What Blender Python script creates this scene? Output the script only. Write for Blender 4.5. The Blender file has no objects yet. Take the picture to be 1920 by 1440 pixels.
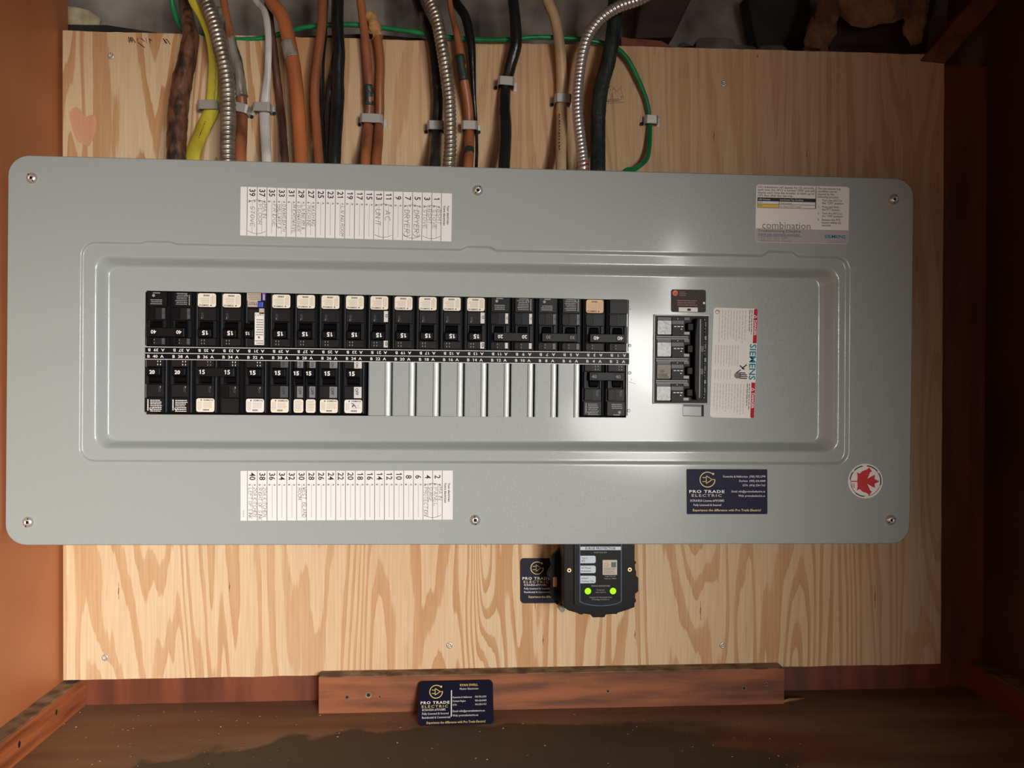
import bpy, bmesh, math, random
from mathutils import Vector, Matrix, noise
from mathutils.geometry import tessellate_polygon
random.seed(7)
sc = bpy.context.scene
COL = sc.collection

# ------------------------------------------------------------------ camera
CAM = Vector((0, -0.91545, 0)); F = 1442.0
YAW, PITCH, ROLL = -0.05623, -0.00648, -0.00281
R3 = Matrix.Rotation(YAW, 3, 'Z') @ Matrix.Rotation(PITCH, 3, 'X') @ Matrix.Rotation(ROLL, 3, 'Y')
cd = bpy.data.cameras.new('camera'); cam = bpy.data.objects.new('camera', cd); COL.objects.link(cam)
cd.sensor_width = 36; cd.lens = 36 * F / 1920; cd.clip_start = 0.01; cd.clip_end = 50
r_, f_, u_ = R3.col[0], R3.col[1], R3.col[2]
cam.matrix_world = Matrix(((r_.x, u_.x, -f_.x, CAM.x), (r_.y, u_.y, -f_.y, CAM.y), (r_.z, u_.z, -f_.z, CAM.z), (0, 0, 0, 1)))
sc.camera = cam
sc.view_settings.view_transform = 'Standard'; sc.view_settings.look = 'None'
sc.view_settings.gamma = 1; sc.view_settings.use_curve_mapping = False
sc.view_settings.exposure = 0.0

# ------------------------------------------------------------------ light
w = bpy.data.worlds.new('room'); sc.world = w; w.use_nodes = True
w.node_tree.nodes['Background'].inputs[0].default_value = (1.0, 0.95, 0.88, 1)
w.node_tree.nodes['Background'].inputs[1].default_value = 0.42

def area(name, loc, target, size, power, col, size_y=None):
    l = bpy.data.lights.new(name, 'AREA'); l.energy = power; l.color = col
    l.shape = 'ELLIPSE' if size_y else 'DISK'; l.size = size
    if size_y: l.size_y = size_y
    o = bpy.data.objects.new(name, l); COL.objects.link(o); o.location = loc
    d = Vector(target) - Vector(loc); o.rotation_euler = d.to_track_quat('-Z', 'Y').to_euler()
    return o
area('room_lamp', (1.52, -4.3, 0.42), (0.0, 0, 0.0), 1.75, 206, (1.0, 0.972, 0.93), 1.0)
area('low_fill_light', (1.52, -4.3, -0.28), (0.0, 0, 0.0), 1.75, 88, (1.0, 0.965, 0.91), .7)  # added fill without a real source, lifts the upper sheet

# ------------------------------------------------------------------ helpers
def lin(c):
    return tuple(((v / 255) / 12.92 if v <= 10 else (((v / 255) + .055) / 1.055) ** 2.4) for v in c) + (1,)

MATS = {}
def mat(name, rgb, rough=.5, metal=0.0, rgb2=None, scale=30, stretch=(1, 1, 1), bump=0, bscale=200, emit=0, lo=.35, hi=.65, spec=None, detail=4, coat=0, bdist=.0005):
    if name in MATS: return MATS[name]
    m = bpy.data.materials.new(name); m.use_nodes = True; nt = m.node_tree; n = nt.nodes; L = nt.links
    b = n['Principled BSDF']; c = lin(rgb)
    b.inputs['Base Color'].default_value = c; b.inputs['Roughness'].default_value = rough; b.inputs['Metallic'].default_value = metal
    if spec is not None: b.inputs['Specular IOR Level'].default_value = spec
    if coat: b.inputs['Coat Weight'].default_value = coat; b.inputs['Coat Roughness'].default_value = .12
    if emit:
        b.inputs['Emission Color'].default_value = c; b.inputs['Emission Strength'].default_value = emit
    if rgb2 or bump:
        tc = n.new('ShaderNodeTexCoord'); mp = n.new('ShaderNodeMapping'); mp.inputs['Scale'].default_value = stretch
        L.new(tc.outputs['Object'], mp.inputs[0])
    if rgb2:
        nz = n.new('ShaderNodeTexNoise'); nz.inputs['Scale'].default_value = scale; nz.inputs['Detail'].default_value = detail
        L.new(mp.outputs[0], nz.inputs[0]); cr = n.new('ShaderNodeValToRGB')
        cr.color_ramp.elements[0].position = lo; cr.color_ramp.elements[1].position = hi
        cr.color_ramp.elements[0].color = c; cr.color_ramp.elements[1].color = lin(rgb2)
        L.new(nz.outputs[0], cr.inputs[0]); L.new(cr.outputs[0], b.inputs['Base Color'])
    if bump:
        nb = n.new('ShaderNodeTexNoise'); nb.inputs['Scale'].default_value = bscale; nb.inputs['Detail'].default_value = 3
        L.new(mp.outputs[0], nb.inputs[0]); bp = n.new('ShaderNodeBump'); bp.inputs['Strength'].default_value = bump
        bp.inputs['Distance'].default_value = bdist; L.new(nb.outputs[0], bp.inputs['Height']); L.new(bp.outputs[0], b.inputs['Normal'])
    MATS[name] = m; return m

class Geo:
    def __init__(s): s.v = []; s.f = []; s.m = []; s.sm = []; s.mats = []
    def mi(s, m):
        if m not in s.mats: s.mats.append(m)
        return s.mats.index(m)
    def face(s, idx, m, smooth=False): s.f.append(tuple(idx)); s.m.append(s.mi(m)); s.sm.append(smooth)
    def add(s, vs, fs, m, smooth=False):
        b = len(s.v); s.v += [tuple(v) for v in vs]
        for f in fs: s.face([b + i for i in f], m, smooth)
    def box(s, x0, x1, y0, y1, z0, z1, m):
        x0, x1 = sorted((x0, x1)); y0, y1 = sorted((y0, y1)); z0, z1 = sorted((z0, z1))
        s.add([(x0, y0, z0), (x1, y0, z0), (x1, y1, z0), (x0, y1, z0), (x0, y0, z1), (x1, y0, z1), (x1, y1, z1), (x0, y1, z1)],
              [(0, 3, 2, 1), (4, 5, 6, 7), (0, 1, 5, 4), (1, 2, 6, 5), (2, 3, 7, 6), (3, 0, 4, 7)], m)
    def prism(s, pts, fn, h0, h1, m, smooth=False):   # pts 2D ccw seen from viewer; fn(a,b,h)->3D; h1 = towards viewer
        n = len(pts); b = len(s.v)
        s.v += [tuple(fn(a, c, h0)) for a, c in pts] + [tuple(fn(a, c, h1)) for a, c in pts]
        tri = tessellate_polygon([[Vector((a, c, 0)) for a, c in pts]])
        ar = sum(pts[i][0] * pts[(i + 1) % n][1] - pts[(i + 1) % n][0] * pts[i][1] for i in range(n))
        for t in tri:
            p = [Vector(pts[i]) for i in t]; cr = (p[1] - p[0]).cross(p[2] - p[0])
            t2 = t if cr > 0 else tuple(reversed(t))
            s.face([b + n + i for i in t2], m); s.face([b + i for i in reversed(t2)], m)
        for i in range(n):
            j = (i + 1) % n
            q = (b + i, b + j, b + n + j, b + n + i)
            s.face(q if ar > 0 else tuple(reversed(q)), m, smooth)
    def tube(s, path, radii, m, seg=14, rfun=None, flat=1.0, smooth=True, caps=True):
        n = len(path); b = len(s.v); up = Vector((0, 1, 0)); dist = 0
        for i, p in enumerate(path):
            if i: dist += (p - path[i - 1]).length
            t = (path[min(i + 1, n - 1)] - path[max(i - 1, 0)]).normalized()
            a = t.cross(up).normalized(); c = a.cross(t).normalized()
            r = radii[i] if hasattr(radii, '__len__') else radii
            for k in range(seg):
                th = 2 * math.pi * k / seg; rr = r * (rfun(dist, th) if rfun else 1)
                s.v.append(tuple(p + a * math.cos(th) * rr + c * math.sin(th) * rr * flat))
        for i in range(n - 1):
            for k in range(seg):
                k2 = (k + 1) % seg
                s.face((b + i * seg + k, b + (i + 1) * seg + k, b + (i + 1) * seg + k2, b + i * seg + k2), m, smooth)
        if caps:
            s.face(tuple(b + k for k in range(seg)), m); s.face(tuple(b + (n - 1) * seg + k for k in reversed(range(seg))), m)

def link(name, data, parent=None, **kw):
    o = bpy.data.objects.new(name, data); COL.objects.link(o)
    if parent: o.parent = parent
    for k, v in kw.items(): o[k] = v
    return o
def build(g, name, parent=None, bevel=0, seg=2, angle=40, **kw):
    me = bpy.data.meshes.new(name); me.from_pydata(g.v, [], g.f)
    for m in g.mats: me.materials.append(m)
    me.polygons.foreach_set('material_index', g.m); me.polygons.foreach_set('use_smooth', g.sm); me.update()
    o = link(name, me, parent, **kw)
    if bevel:
        md = o.modifiers.new('bevel', 'BEVEL'); md.width = bevel; md.segments = seg; md.limit_method = 'ANGLE'; md.angle_limit = math.radians(angle)
        md.harden_normals = False
    return o
def empty(name, mtx, label, cat, group=None):
    o = bpy.data.objects.new(name, None); COL.objects.link(o); o.empty_display_size = .02
    o.matrix_world = mtx; o['label'] = label; o['category'] = cat
    if group: o['group'] = group
    return o
def T(x, y, z): return Matrix.Translation((x, y, z))
def dup(root, mtx, label, group=None):
    r = root.copy(); COL.objects.link(r); r.matrix_world = mtx; r['label'] = label
    if group: r['group'] = group
    for ch in list(root.children):
        c = ch.copy(); COL.objects.link(c); c.parent = r
        for g in list(ch.children):
            d = g.copy(); COL.objects.link(d); d.parent = c
    return r

# --- pixel -> world (1920x1440 frame), on the plane y = Y
def at(px, py, Y):
    d = R3 @ Vector(((px - 960) / F, 1, (720 - py) / F)); return CAM + d * ((Y - CAM.y) / d.y)
def atz(px, py, Z):
    d = R3 @ Vector(((px - 960) / F, 1, (720 - py) / F)); return CAM + d * ((Z - CAM.z) / d.z)
# the breaker box hangs a hair out of level: its own frame
PHI = 0.00779; MP = Matrix.Rotation(PHI, 4, 'Y'); MPI = MP.inverted()
FL = -0.108; RI = FL + .002; DI = -0.096       # flange, ring and dish planes
def pl(px, py, Y): return MPI @ at(px, py, Y)

# --- glyphs from Blender's own font
GL = {}; _cu = {}
def _curve(bold):
    if bold not in _cu:
        c = bpy.data.curves.new('glyph', 'FONT'); c.resolution_u = 2; c.offset = bold
        _cu[bold] = (c, bpy.data.objects.new('glyph', c))
    return _cu[bold]
def glyph(ch, bold):
    k = (ch, bold)
    if ch == '1':
        b = bold; return ([(.22 - b, 0, 0), (.31 + b, 0, 0), (.31 + b, .69, 0), (.24 - b, .69, 0), (.09 - b, .575, 0), (.09 - b, .48 - b, 0), (.22 - b, .56 - b, 0)], [(0, 1, 2, 3, 6), (3, 4, 5, 6)], .50)
    if k not in GL:
        c, o = _curve(bold)
        c.body = ch; m = bpy.data.meshes.new_from_object(o)
        vs = [tuple(v.co) for v in m.vertices]; fs = [tuple(p.vertices) for p in m.polygons]; bpy.data.meshes.remove(m)
        c0, o0 = _curve(0)
        c0.body = '||'; m = bpy.data.meshes.new_from_object(o0); a = max(v.co.x for v in m.vertices); bpy.data.meshes.remove(m)
        c0.body = '|' + ch + '|'; m = bpy.data.meshes.new_from_object(o0); b = max(v.co.x for v in m.vertices); bpy.data.meshes.remove(m)
        GL[k] = (vs, fs, b - a)
    return GL[k]

class Frame:   # local drawing plane: s to the right, t downwards, in photo pixels; h metres towards the viewer
    def __init__(s, o, u, v): s.o = o; s.u = u; s.v = v; s.n = (v.cross(u)).normalized() * 1.0
    def p(s, a, t, h=0): return s.o + s.u * a + s.v * t + s.n * h
def frame_px(tl, tr, bl, Y, local=True):
    f = pl if local else at
    a, b, c = f(*tl, Y), f(*tr, Y), f(*bl, Y)
    W = (Vector(tr) - Vector(tl)).length; H = (Vector(bl) - Vector(tl)).length
    fr = Frame(a, (b - a) / W, (c - a) / H); fr.W = W; fr.H = H
    if fr.n.y > 0: fr.n = -fr.n
    return fr
def frame_mm(x0=0, y0=0, z0=0):  # s right mm, t down mm on plane y
    fr = Frame(Vector((x0, y0, z0)), Vector((.001, 0, 0)), Vector((0, 0, -.001))); fr.n = Vector((0, -1, 0)); return fr

def t_text(g, fr, s, a, t, size, m, h=.00012, rot=0, bold=.0, sx=1.0, al='L', sp=0, shear=0):
    """baseline start (a,t); rot in degrees clockwise as seen"""
    W = sum(glyph(c, bold)[2] * sx + sp for c in s) * size
    off = {'L': 0, 'C': -W / 2, 'R': -W}[al]; th = math.radians(rot); c_, s_ = math.cos(th), math.sin(th)
    x = off
    for ch in s:
        vs, fs, adv = glyph(ch, bold)
        if fs:
            P = []
            for vx, vy, _ in vs:
                gx = x + (vx - .09) * sx * size + vy * shear * size; gy = -vy * size
                P.append(fr.p(a + gx * c_ - gy * s_, t + gx * s_ + gy * c_, h))
            g.add(P, fs, m)
        x += (adv * sx + sp) * size
def t_rect(g, fr, a0, t0, a1, t1, m, h=.0001):
    g.add([fr.p(a0, t1, h), fr.p(a1, t1, h), fr.p(a1, t0, h), fr.p(a0, t0, h)], [(0, 1, 2, 3)], m)
def t_slab(g, fr, a0, t0, a1, t1, m, h1=.0002, h0=0, rad=0, n=5):
    g.prism(rrect(a0, -t1, a1, -t0, rad, n), lambda a, c, h: fr.p(a, -c, h), h0, h1, m)
def t_line(g, fr, pts, wd, m, h=.0001, closed=False):
    P = [Vector(p) for p in pts]; N = len(P)
    for i in range(N if closed else N - 1):
        a, b = P[i], P[(i + 1) % N]; d = b - a
        if d.length < 1e-6: continue
        d.normalize(); n = Vector((-d.y, d.x)) * wd / 2; e = d * wd * .3
        g.add([fr.p(*(a - e + n), h), fr.p(*(b + e + n), h), fr.p(*(b + e - n), h), fr.p(*(a - e - n), h)], [(0, 1, 2, 3)], m)
def t_disc(g, fr, a, t, r, m, h=.0001, n=24, h0=None, ry=None):
    pts = [(a + r * math.cos(2 * math.pi * k / n), -t + (ry or r) * math.sin(2 * math.pi * k / n)) for k in range(n)]
    if h0 is None: g.add([fr.p(x, -y, h) for x, y in pts], [tuple(range(n))], m)
    else: g.prism(pts, lambda x, y, hh: fr.p(x, -y, hh), h0, h, m)
def t_ring(g, fr, a, t, r0, r1, m, h=.0001, n=32, a0=0, a1=360):
    k0 = int(n * (a1 - a0) / 360)
    for k in range(k0):
        q = []
        for rr, kk in ((r0, k), (r1, k), (r1, k + 1), (r0, k + 1)):
            th = math.radians(a0 + (a1 - a0) * kk / k0); q.append(fr.p(a + rr * math.cos(th), t + rr * math.sin(th), h))
        g.add(q, [(0, 1, 2, 3)], m)
def t_greek(g, fr, a0, t0, a1, t1, rows, m, h=.0001, rot=False, th=.45):   # unreadable fine print: rows of short dashes
    for r in range(rows):
        if rot:
            c = a0 + (a1 - a0) * (r + .5) / rows; wd = abs(a1 - a0) / rows * th / 2; x = t0; end = t1 - random.random() * .2 * (t1 - t0)
        else:
            c = t0 + (t1 - t0) * (r + .5) / rows; wd = abs(t1 - t0) / rows * th / 2; x = a0; end = a1 - random.random() * .2 * (a1 - a0)
        tot = (t1 - t0) if rot else (a1 - a0)
        while x < end:
            l = min(end, x + tot * random.uniform(.06, .2))
            if rot: t_rect(g, fr, c - wd, x, c + wd, l, m, h)
            else: t_rect(g, fr, x, c - wd, l, c + wd, m, h)
            x = l + tot * .025
def rrect(x0, y0, x1, y1, r, n=5):
    x0, x1 = sorted((x0, x1)); y0, y1 = sorted((y0, y1))
    if r <= 0: return [(x0, y0), (x1, y0), (x1, y1), (x0, y1)]
    out = []
    for cx, cy, a in ((x1 - r, y0 + r, -90), (x1 - r, y1 - r, 0), (x0 + r, y1 - r, 90), (x0 + r, y0 + r, 180)):
        for k in range(n + 1):
            th = math.radians(a + 90 * k / n); out.append((cx + r * math.cos(th), cy + r * math.sin(th)))
    return out
# hand lettering: single strokes on a 4 x 6 grid (x right, y down)
ST = {'A': ['0,6 2,0 4,6', '.8,4 3.2,4'], 'B': ['0,0 0,6 3,6 4,4.5 3,3 0,3', '0,0 3,0 3.6,1.5 3,3'], 'C': ['4,.6 2.5,0 .4,1.5 0,4 1.5,6 4,5.4'],
      'D': ['0,0 0,6 2.5,5.6 4,3 2.5,.3 0,0'], 'E': ['4,0 0,0 0,6 4,6', '0,3 3,3'], 'F': ['4,0 0,0 0,6', '0,3 3,3'], 'G': ['4,.6 2,0 0,2 0,4.5 2,6 4,5 4,3.4 2.4,3.4'],
      'H': ['0,0 0,6', '4,0 4,6', '0,3 4,3'], 'I': ['2,0 2,6'], 'K': ['0,0 0,6', '4,0 0,3.4 4,6'], 'L': ['0,0 0,6 4,6'], 'M': ['0,6 0,0 2,3.5 4,0 4,6'],
      'N': ['0,6 0,0 4,6 4,0'], 'O': ['2,0 0,1.5 0,4.5 2,6 4,4.5 4,1.5 2,0'], 'P': ['0,6 0,0 3,0 4,1.5 3,3 0,3'], 'R': ['0,6 0,0 3,0 4,1.5 3,3 0,3', '1.5,3 4,6'],
      'S': ['4,.5 2,0 .3,1.3 1,2.7 3.4,3.6 3.6,5.2 2,6 0,5.4'], 'T': ['0,0 4,0', '2,0 2,6'], 'U': ['0,0 0,4.6 2,6 4,4.6 4,0'], 'V': ['0,0 2,6 4,0'],
      'W': ['0,0 1,6 2,2 3,6 4,0'], 'Y': ['0,0 2,3 4,0', '2,3 2,6'], '1': ['1.4,1 2.2,0 2.2,6'], '2': ['0,1 2,0 4,1.2 0,6 4,6'], '0': ['2,0 0,1.5 0,4.5 2,6 4,4.5 4,1.5 2,0'],
      '8': ['2,3 .4,1.5 2,0 3.6,1.5 2,3 0,4.6 2,6 4,4.6 2,3'], '&': ['4,6 .6,1.4 1.8,0 3,1.2 .2,4.4 1.4,6 4,3.6'], '.': ['1.8,5.7 2.1,6'], ',': ['2,5.5 1.4,6.8'],
      '/': ['4,0 0,6'], '(': ['4,-1 1.6,1 1.6,5 4,7'], ')': ['0,-1 2.4,1 2.4,5 0,7'], '"': ['1,0 1,1.5', '3,0 3,1.5'], ' ': []}
def hand(g, fr, s, a, t, size, m, wd=.7, adv=None, h=.00025):   # written downwards (rotated 90 clockwise); a = baseline, t = start
    adv = adv or size * .95; y = t
    for ch in s:
        j = random.uniform(-.06, .06)
        for stroke in ST.get(ch, []):
            pts = []
            for q in stroke.split():
                x_, y_ = map(float, q.split(','))
                gx = (x_ / 4) * adv * .72 + (6 - y_) / 6 * size * (.12 + j); gy = (6 - y_) / 6 * size
                pts.append((a + gy + random.uniform(-.2, .2), y + gx + random.uniform(-.2, .2)))
            t_line(g, fr, pts, wd, m, h)
        y += adv * (.5 if ch in 'I1., ' else 1)

# ------------------------------------------------------------------ materials
def plywood_mat():
    m = bpy.data.materials.new('fir_plywood'); m.use_nodes = True; nt = m.node_tree; n = nt.nodes; L = nt.links; b = n['Principled BSDF']
    tc = n.new('ShaderNodeTexCoord')
    def noise_(sc_, st, det=2, dist=0, rough=.5, off=(0, 0, 0)):
        mp = n.new('ShaderNodeMapping'); mp.inputs['Scale'].default_value = st; mp.inputs['Location'].default_value = off
        L.new(tc.outputs['Object'], mp.inputs[0])
        z = n.new('ShaderNodeTexNoise'); z.inputs['Scale'].default_value = sc_; z.inputs['Detail'].default_value = det
        z.inputs['Distortion'].default_value = dist; z.inputs['Roughness'].default_value = rough; L.new(mp.outputs[0], z.inputs[0]); return z.outputs[0]
    def math_(op, a, c, d=None):
        x = n.new('ShaderNodeMath'); x.operation = op
        for i, v in enumerate((a, c)) if d is None else enumerate((a, c, d)):
            if isinstance(v, (int, float)): x.inputs[i].default_value = v
            else: L.new(v, x.inputs[i])
        return x.outputs[0]
    def ramp(v, els):
        r = n.new('ShaderNodeValToRGB'); e = r.color_ramp.elements
        while len(e) < len(els): e.new(.5)
        for i, (p, c) in enumerate(els): e[i].position = p; e[i].color = lin(c) if len(c) == 3 else c
        L.new(v, r.inputs[0]); return r.outputs[0]
    def mix(f, a, c, bt='MIX'):
        x = n.new('ShaderNodeMix'); x.data_type = 'RGBA'; x.blend_type = bt
        if isinstance(f, (int, float)): x.inputs[0].default_value = f
        else: L.new(f, x.inputs[0])
        L.new(a, x.inputs[6]); 
        if isinstance(c, tuple): x.inputs[7].default_value = lin(c)
        else: L.new(c, x.inputs[7])
        return x.outputs[2]
    base = noise_(8.6, (1, 1, .095), 2.3, .35, .5, (3.1, 0, 1.7))
    ragged = noise_(130, (1, 1, .07), 3)
    v = math_('ADD', math_('MULTIPLY', base, 24.0), math_('MULTIPLY', ragged, .55))
    fr = math_('FRACT', v, 0)
    P, W_ = (0, 0, 0, 1), (1, 1, 1, 1)
    band = ramp(fr, [(0.0, P), (.5, (.06, .06, .06, 1)), (.56, (.8, .8, .8, 1)), (.93, W_), (.97, P)])
    strength = ramp(noise_(4, (1, 1, .3), 1, 0, .5, (9, 0, 4)), [(.3, (.45, .45, .45, 1)), (.65, W_)])
    cream = ramp(noise_(3.2, (1, 1, .5), 2), [(.35, (228, 206, 168)), (.65, (226, 194, 156))])
    sep = n.new('ShaderNodeSeparateXYZ'); L.new(tc.outputs['Object'], sep.inputs[0])
    calm = ramp(math_('ADD', sep.outputs[0], math_('MULTIPLY', sep.outputs[2], 1.0)), [(.15, W_), (.75, (.5, .5, .5, 1))])
    strength = math_('MULTIPLY', strength, calm)
    mlt = n.new('ShaderNodeMath'); mlt.operation = 'MULTIPLY'; L.new(band, mlt.inputs[0]); L.new(strength, mlt.inputs[1])
    col = mix(mlt.outputs[0], cream, (200, 153, 107))
    fib = ramp(noise_(420, (1, 1, .03), 3), [(.3, (.86, .82, .78, 1)), (.7, W_)])
    col = mix(1.0, col, fib, 'MULTIPLY')
    # the upper sheet area is pinker and a little browner wood than the creamy lower part
    up = ramp(math_('ADD', math_('MULTIPLY', sep.outputs[2], .9), math_('ADD', math_('MULTIPLY', sep.outputs[0], .35), noise_(2.5, (1, 1, 1), 2))), [(.35, P), (.95, W_)])
    pink = n.new('ShaderNodeMix'); pink.data_type = 'RGBA'; pink.blend_type = 'MULTIPLY'; L.new(up, pink.inputs[0]); L.new(col, pink.inputs[6]); pink.inputs[7].default_value = (.86, .75, .70, 1)
    L.new(pink.outputs[2], b.inputs['Base Color']); b.inputs['Roughness'].default_value = .62; b.inputs['Specular IOR Level'].default_value = .25
    bp = n.new('ShaderNodeBump'); bp.inputs['Strength'].default_value = .25; bp.inputs['Distance'].default_value = .0006; L.new(fib, bp.inputs['Height']); L.new(bp.outputs[0], b.inputs['Normal'])
    return m
M_PLY = plywood_mat()
M_PAINT = mat('grey_enamel', (158, 165, 163), .42, bump=.34, bscale=360, coat=.42, bdist=.0006, spec=.3)
M_EDGE = mat('plywood_edge', (176, 130, 88), .8, rgb2=(130, 90, 58), scale=300, stretch=(.1, 6, 1))
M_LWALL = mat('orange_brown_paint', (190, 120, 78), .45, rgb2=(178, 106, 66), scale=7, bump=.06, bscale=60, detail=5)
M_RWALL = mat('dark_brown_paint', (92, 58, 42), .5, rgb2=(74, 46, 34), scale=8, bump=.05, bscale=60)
M_RED = mat('red_brown_varnish', (128, 66, 40), .5, rgb2=(94, 46, 28), scale=14, stretch=(3, 1, .35), bump=.1, bscale=90)
M_CLEAT = mat('orange_pine', (154, 90, 52), .65, rgb2=(98, 56, 36), scale=16, stretch=(.6, 1, 5), bump=.2, bscale=120)
M_BATTEN = mat('varnished_batten', (180, 104, 60), .5, rgb2=(126, 66, 38), scale=18, stretch=(5, .5, 5), bump=.15, bscale=90)
M_DUST = mat('dusty_ledge', (158, 136, 112), .9, rgb2=(104, 82, 64), scale=60, bump=.3, bscale=200)
M_DARKWOOD = mat('dark_old_wood', (62, 38, 28), .7, rgb2=(36, 22, 18), scale=20, stretch=(.4, 1, 3), bump=.4, bscale=60)
M_STONE = mat('sooty_masonry', (150, 140, 130), .95, rgb2=(84, 76, 70), scale=11, bump=1, bscale=45, bdist=.004)
M_RUBBLE = mat('grey_rubble', (112, 106, 100), .95, rgb2=(72, 66, 62), scale=30, bump=.8, bscale=90, bdist=.002)
M_BRICK = mat('crumbling_brick', (140, 82, 62), .95, rgb2=(96, 60, 50), scale=40, bump=.8, bscale=90, bdist=.002)
M_BLKGREEN = mat('black_green_sill', (40, 42, 36), .85, rgb2=(20, 18, 16), scale=25, bump=.6, bscale=60, bdist=.002)  # mottled black-green tone shared by sill and blocking
M_FOAM = mat('yellow_foam', (186, 174, 142), .9, rgb2=(150, 132, 100), scale=60, bump=.6, bscale=120, bdist=.002)
M_WOOL = mat('brown_glass_wool', (150, 110, 76), 1.0, rgb2=(98, 62, 42), scale=30, bump=1, bscale=150, bdist=.004)
M_STEEL = mat('zinc_steel', (196, 194, 188), .38, .55)
M_CONDUIT = mat('steel_conduit', (190, 180, 164), .36, .75, rgb2=(150, 138, 122), scale=80)
M_CHROME = mat('bright_screw', (212, 209, 203), .3, .65)
M_BRASS = mat('brass_eyelet', (200, 180, 130), .3, 1.0)
M_BLACK = mat('black_moulded_plastic', (17, 17, 18), .4, bump=.1, bscale=600, spec=.14)
M_BLACK2 = mat('charcoal_plastic', (27, 27, 28), .42, spec=.14)
M_BLACK3 = mat('deep_black', (8, 8, 9), .4, spec=.12)
M_DARKIN = mat('dark_interior', (26, 26, 27), .8)
M_BKGREY = mat('smoky_grey_plastic', (80, 82, 86), .4, spec=.3)
M_TAB = mat('grey_tab', (120, 124, 128), .4)
M_TABW = mat('white_tab', (214, 212, 206), .5)
M_STK = mat('cream_sticker', (238, 230, 212), .5)
M_STKW = mat('white_sticker', (238, 234, 228), .5)
M_STKO = mat('orange_sticker', (226, 186, 132), .5)
M_WHITE = mat('white_print', (240, 240, 238), .5)
M_LGREY = mat('light_grey_print', (150, 150, 150), .5)
M_GREY = mat('grey_print', (128, 124, 118), .6)
M_GREY2 = mat('pale_grey_print', (186, 180, 170), .6)
M_INK = mat('black_print', (26, 24, 30), .6)
M_PEN = mat('pen_ink', (62, 58, 66), .6)
M_PAPER = mat('white_paper', (236, 233, 232), .7)
M_TEAL = mat('teal_print', (14, 136, 158), .6, spec=.2)
M_GLAREPRINT = mat('glare_paled_print', (206, 203, 197), .6)  # print colour paled to imitate glare over the danger label
M_REDP = mat('red_print', (196, 24, 50), .6, spec=.2)
M_LEAF = mat('maple_red', (200, 14, 36), .45)
M_NAVY = mat('navy_card', (22, 22, 52), .5, spec=.15)
M_NAVY2 = mat('dark_navy_card', (22, 22, 42), .5, spec=.2)
M_GOLD = mat('gold_print', (226, 204, 130), .45)
M_GOLD2 = mat('pale_gold_print', (214, 196, 160), .45)
M_SGREY = mat('sticker_grey', (176, 172, 170), .5)
M_YEL = mat('yellow_print', (238, 200, 60), .5)
M_BLUE = mat('blue_button', (34, 76, 190), .35)
M_PURP = mat('purple_tag', (110, 60, 170), .5)
M_TAUPE = mat('dark_taupe_sticker', (70, 64, 61), .6, spec=.15)
M_ORG = mat('orange_print', (240, 96, 60), .5)
M_FAINT = mat('faint_red_print', (134, 92, 84), .5)
M_OUTL = mat('blue_outline', (46, 84, 130), .4)
M_PBLUE = mat('pale_blue_label', (196, 208, 218), .5)
M_LED = mat('green_led', (120, 255, 20), .3, emit=2.2)
M_SILV = mat('silver_label', (190, 176, 158), .4)

# ------------------------------------------------------------------ setting
S = dict(kind='structure')
XL, XR, ZF, YB = -0.4715, 0.650, -0.3873, 0.0195
def sbox(name, x0, x1, y0, y1, z0, z1, m, bevel=0, parent=None, **kw):
    g = Geo(); g.box(x0, x1, y0, y1, z0, z1, m); return build(g, name, parent, bevel, **kw)
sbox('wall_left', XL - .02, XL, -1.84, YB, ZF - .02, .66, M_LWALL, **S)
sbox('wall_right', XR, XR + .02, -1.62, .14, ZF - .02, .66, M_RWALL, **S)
sbox('wall_back', XL - .02, XR + .02, YB, YB + .02, ZF - .02, .395, M_RED, **S)

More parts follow.
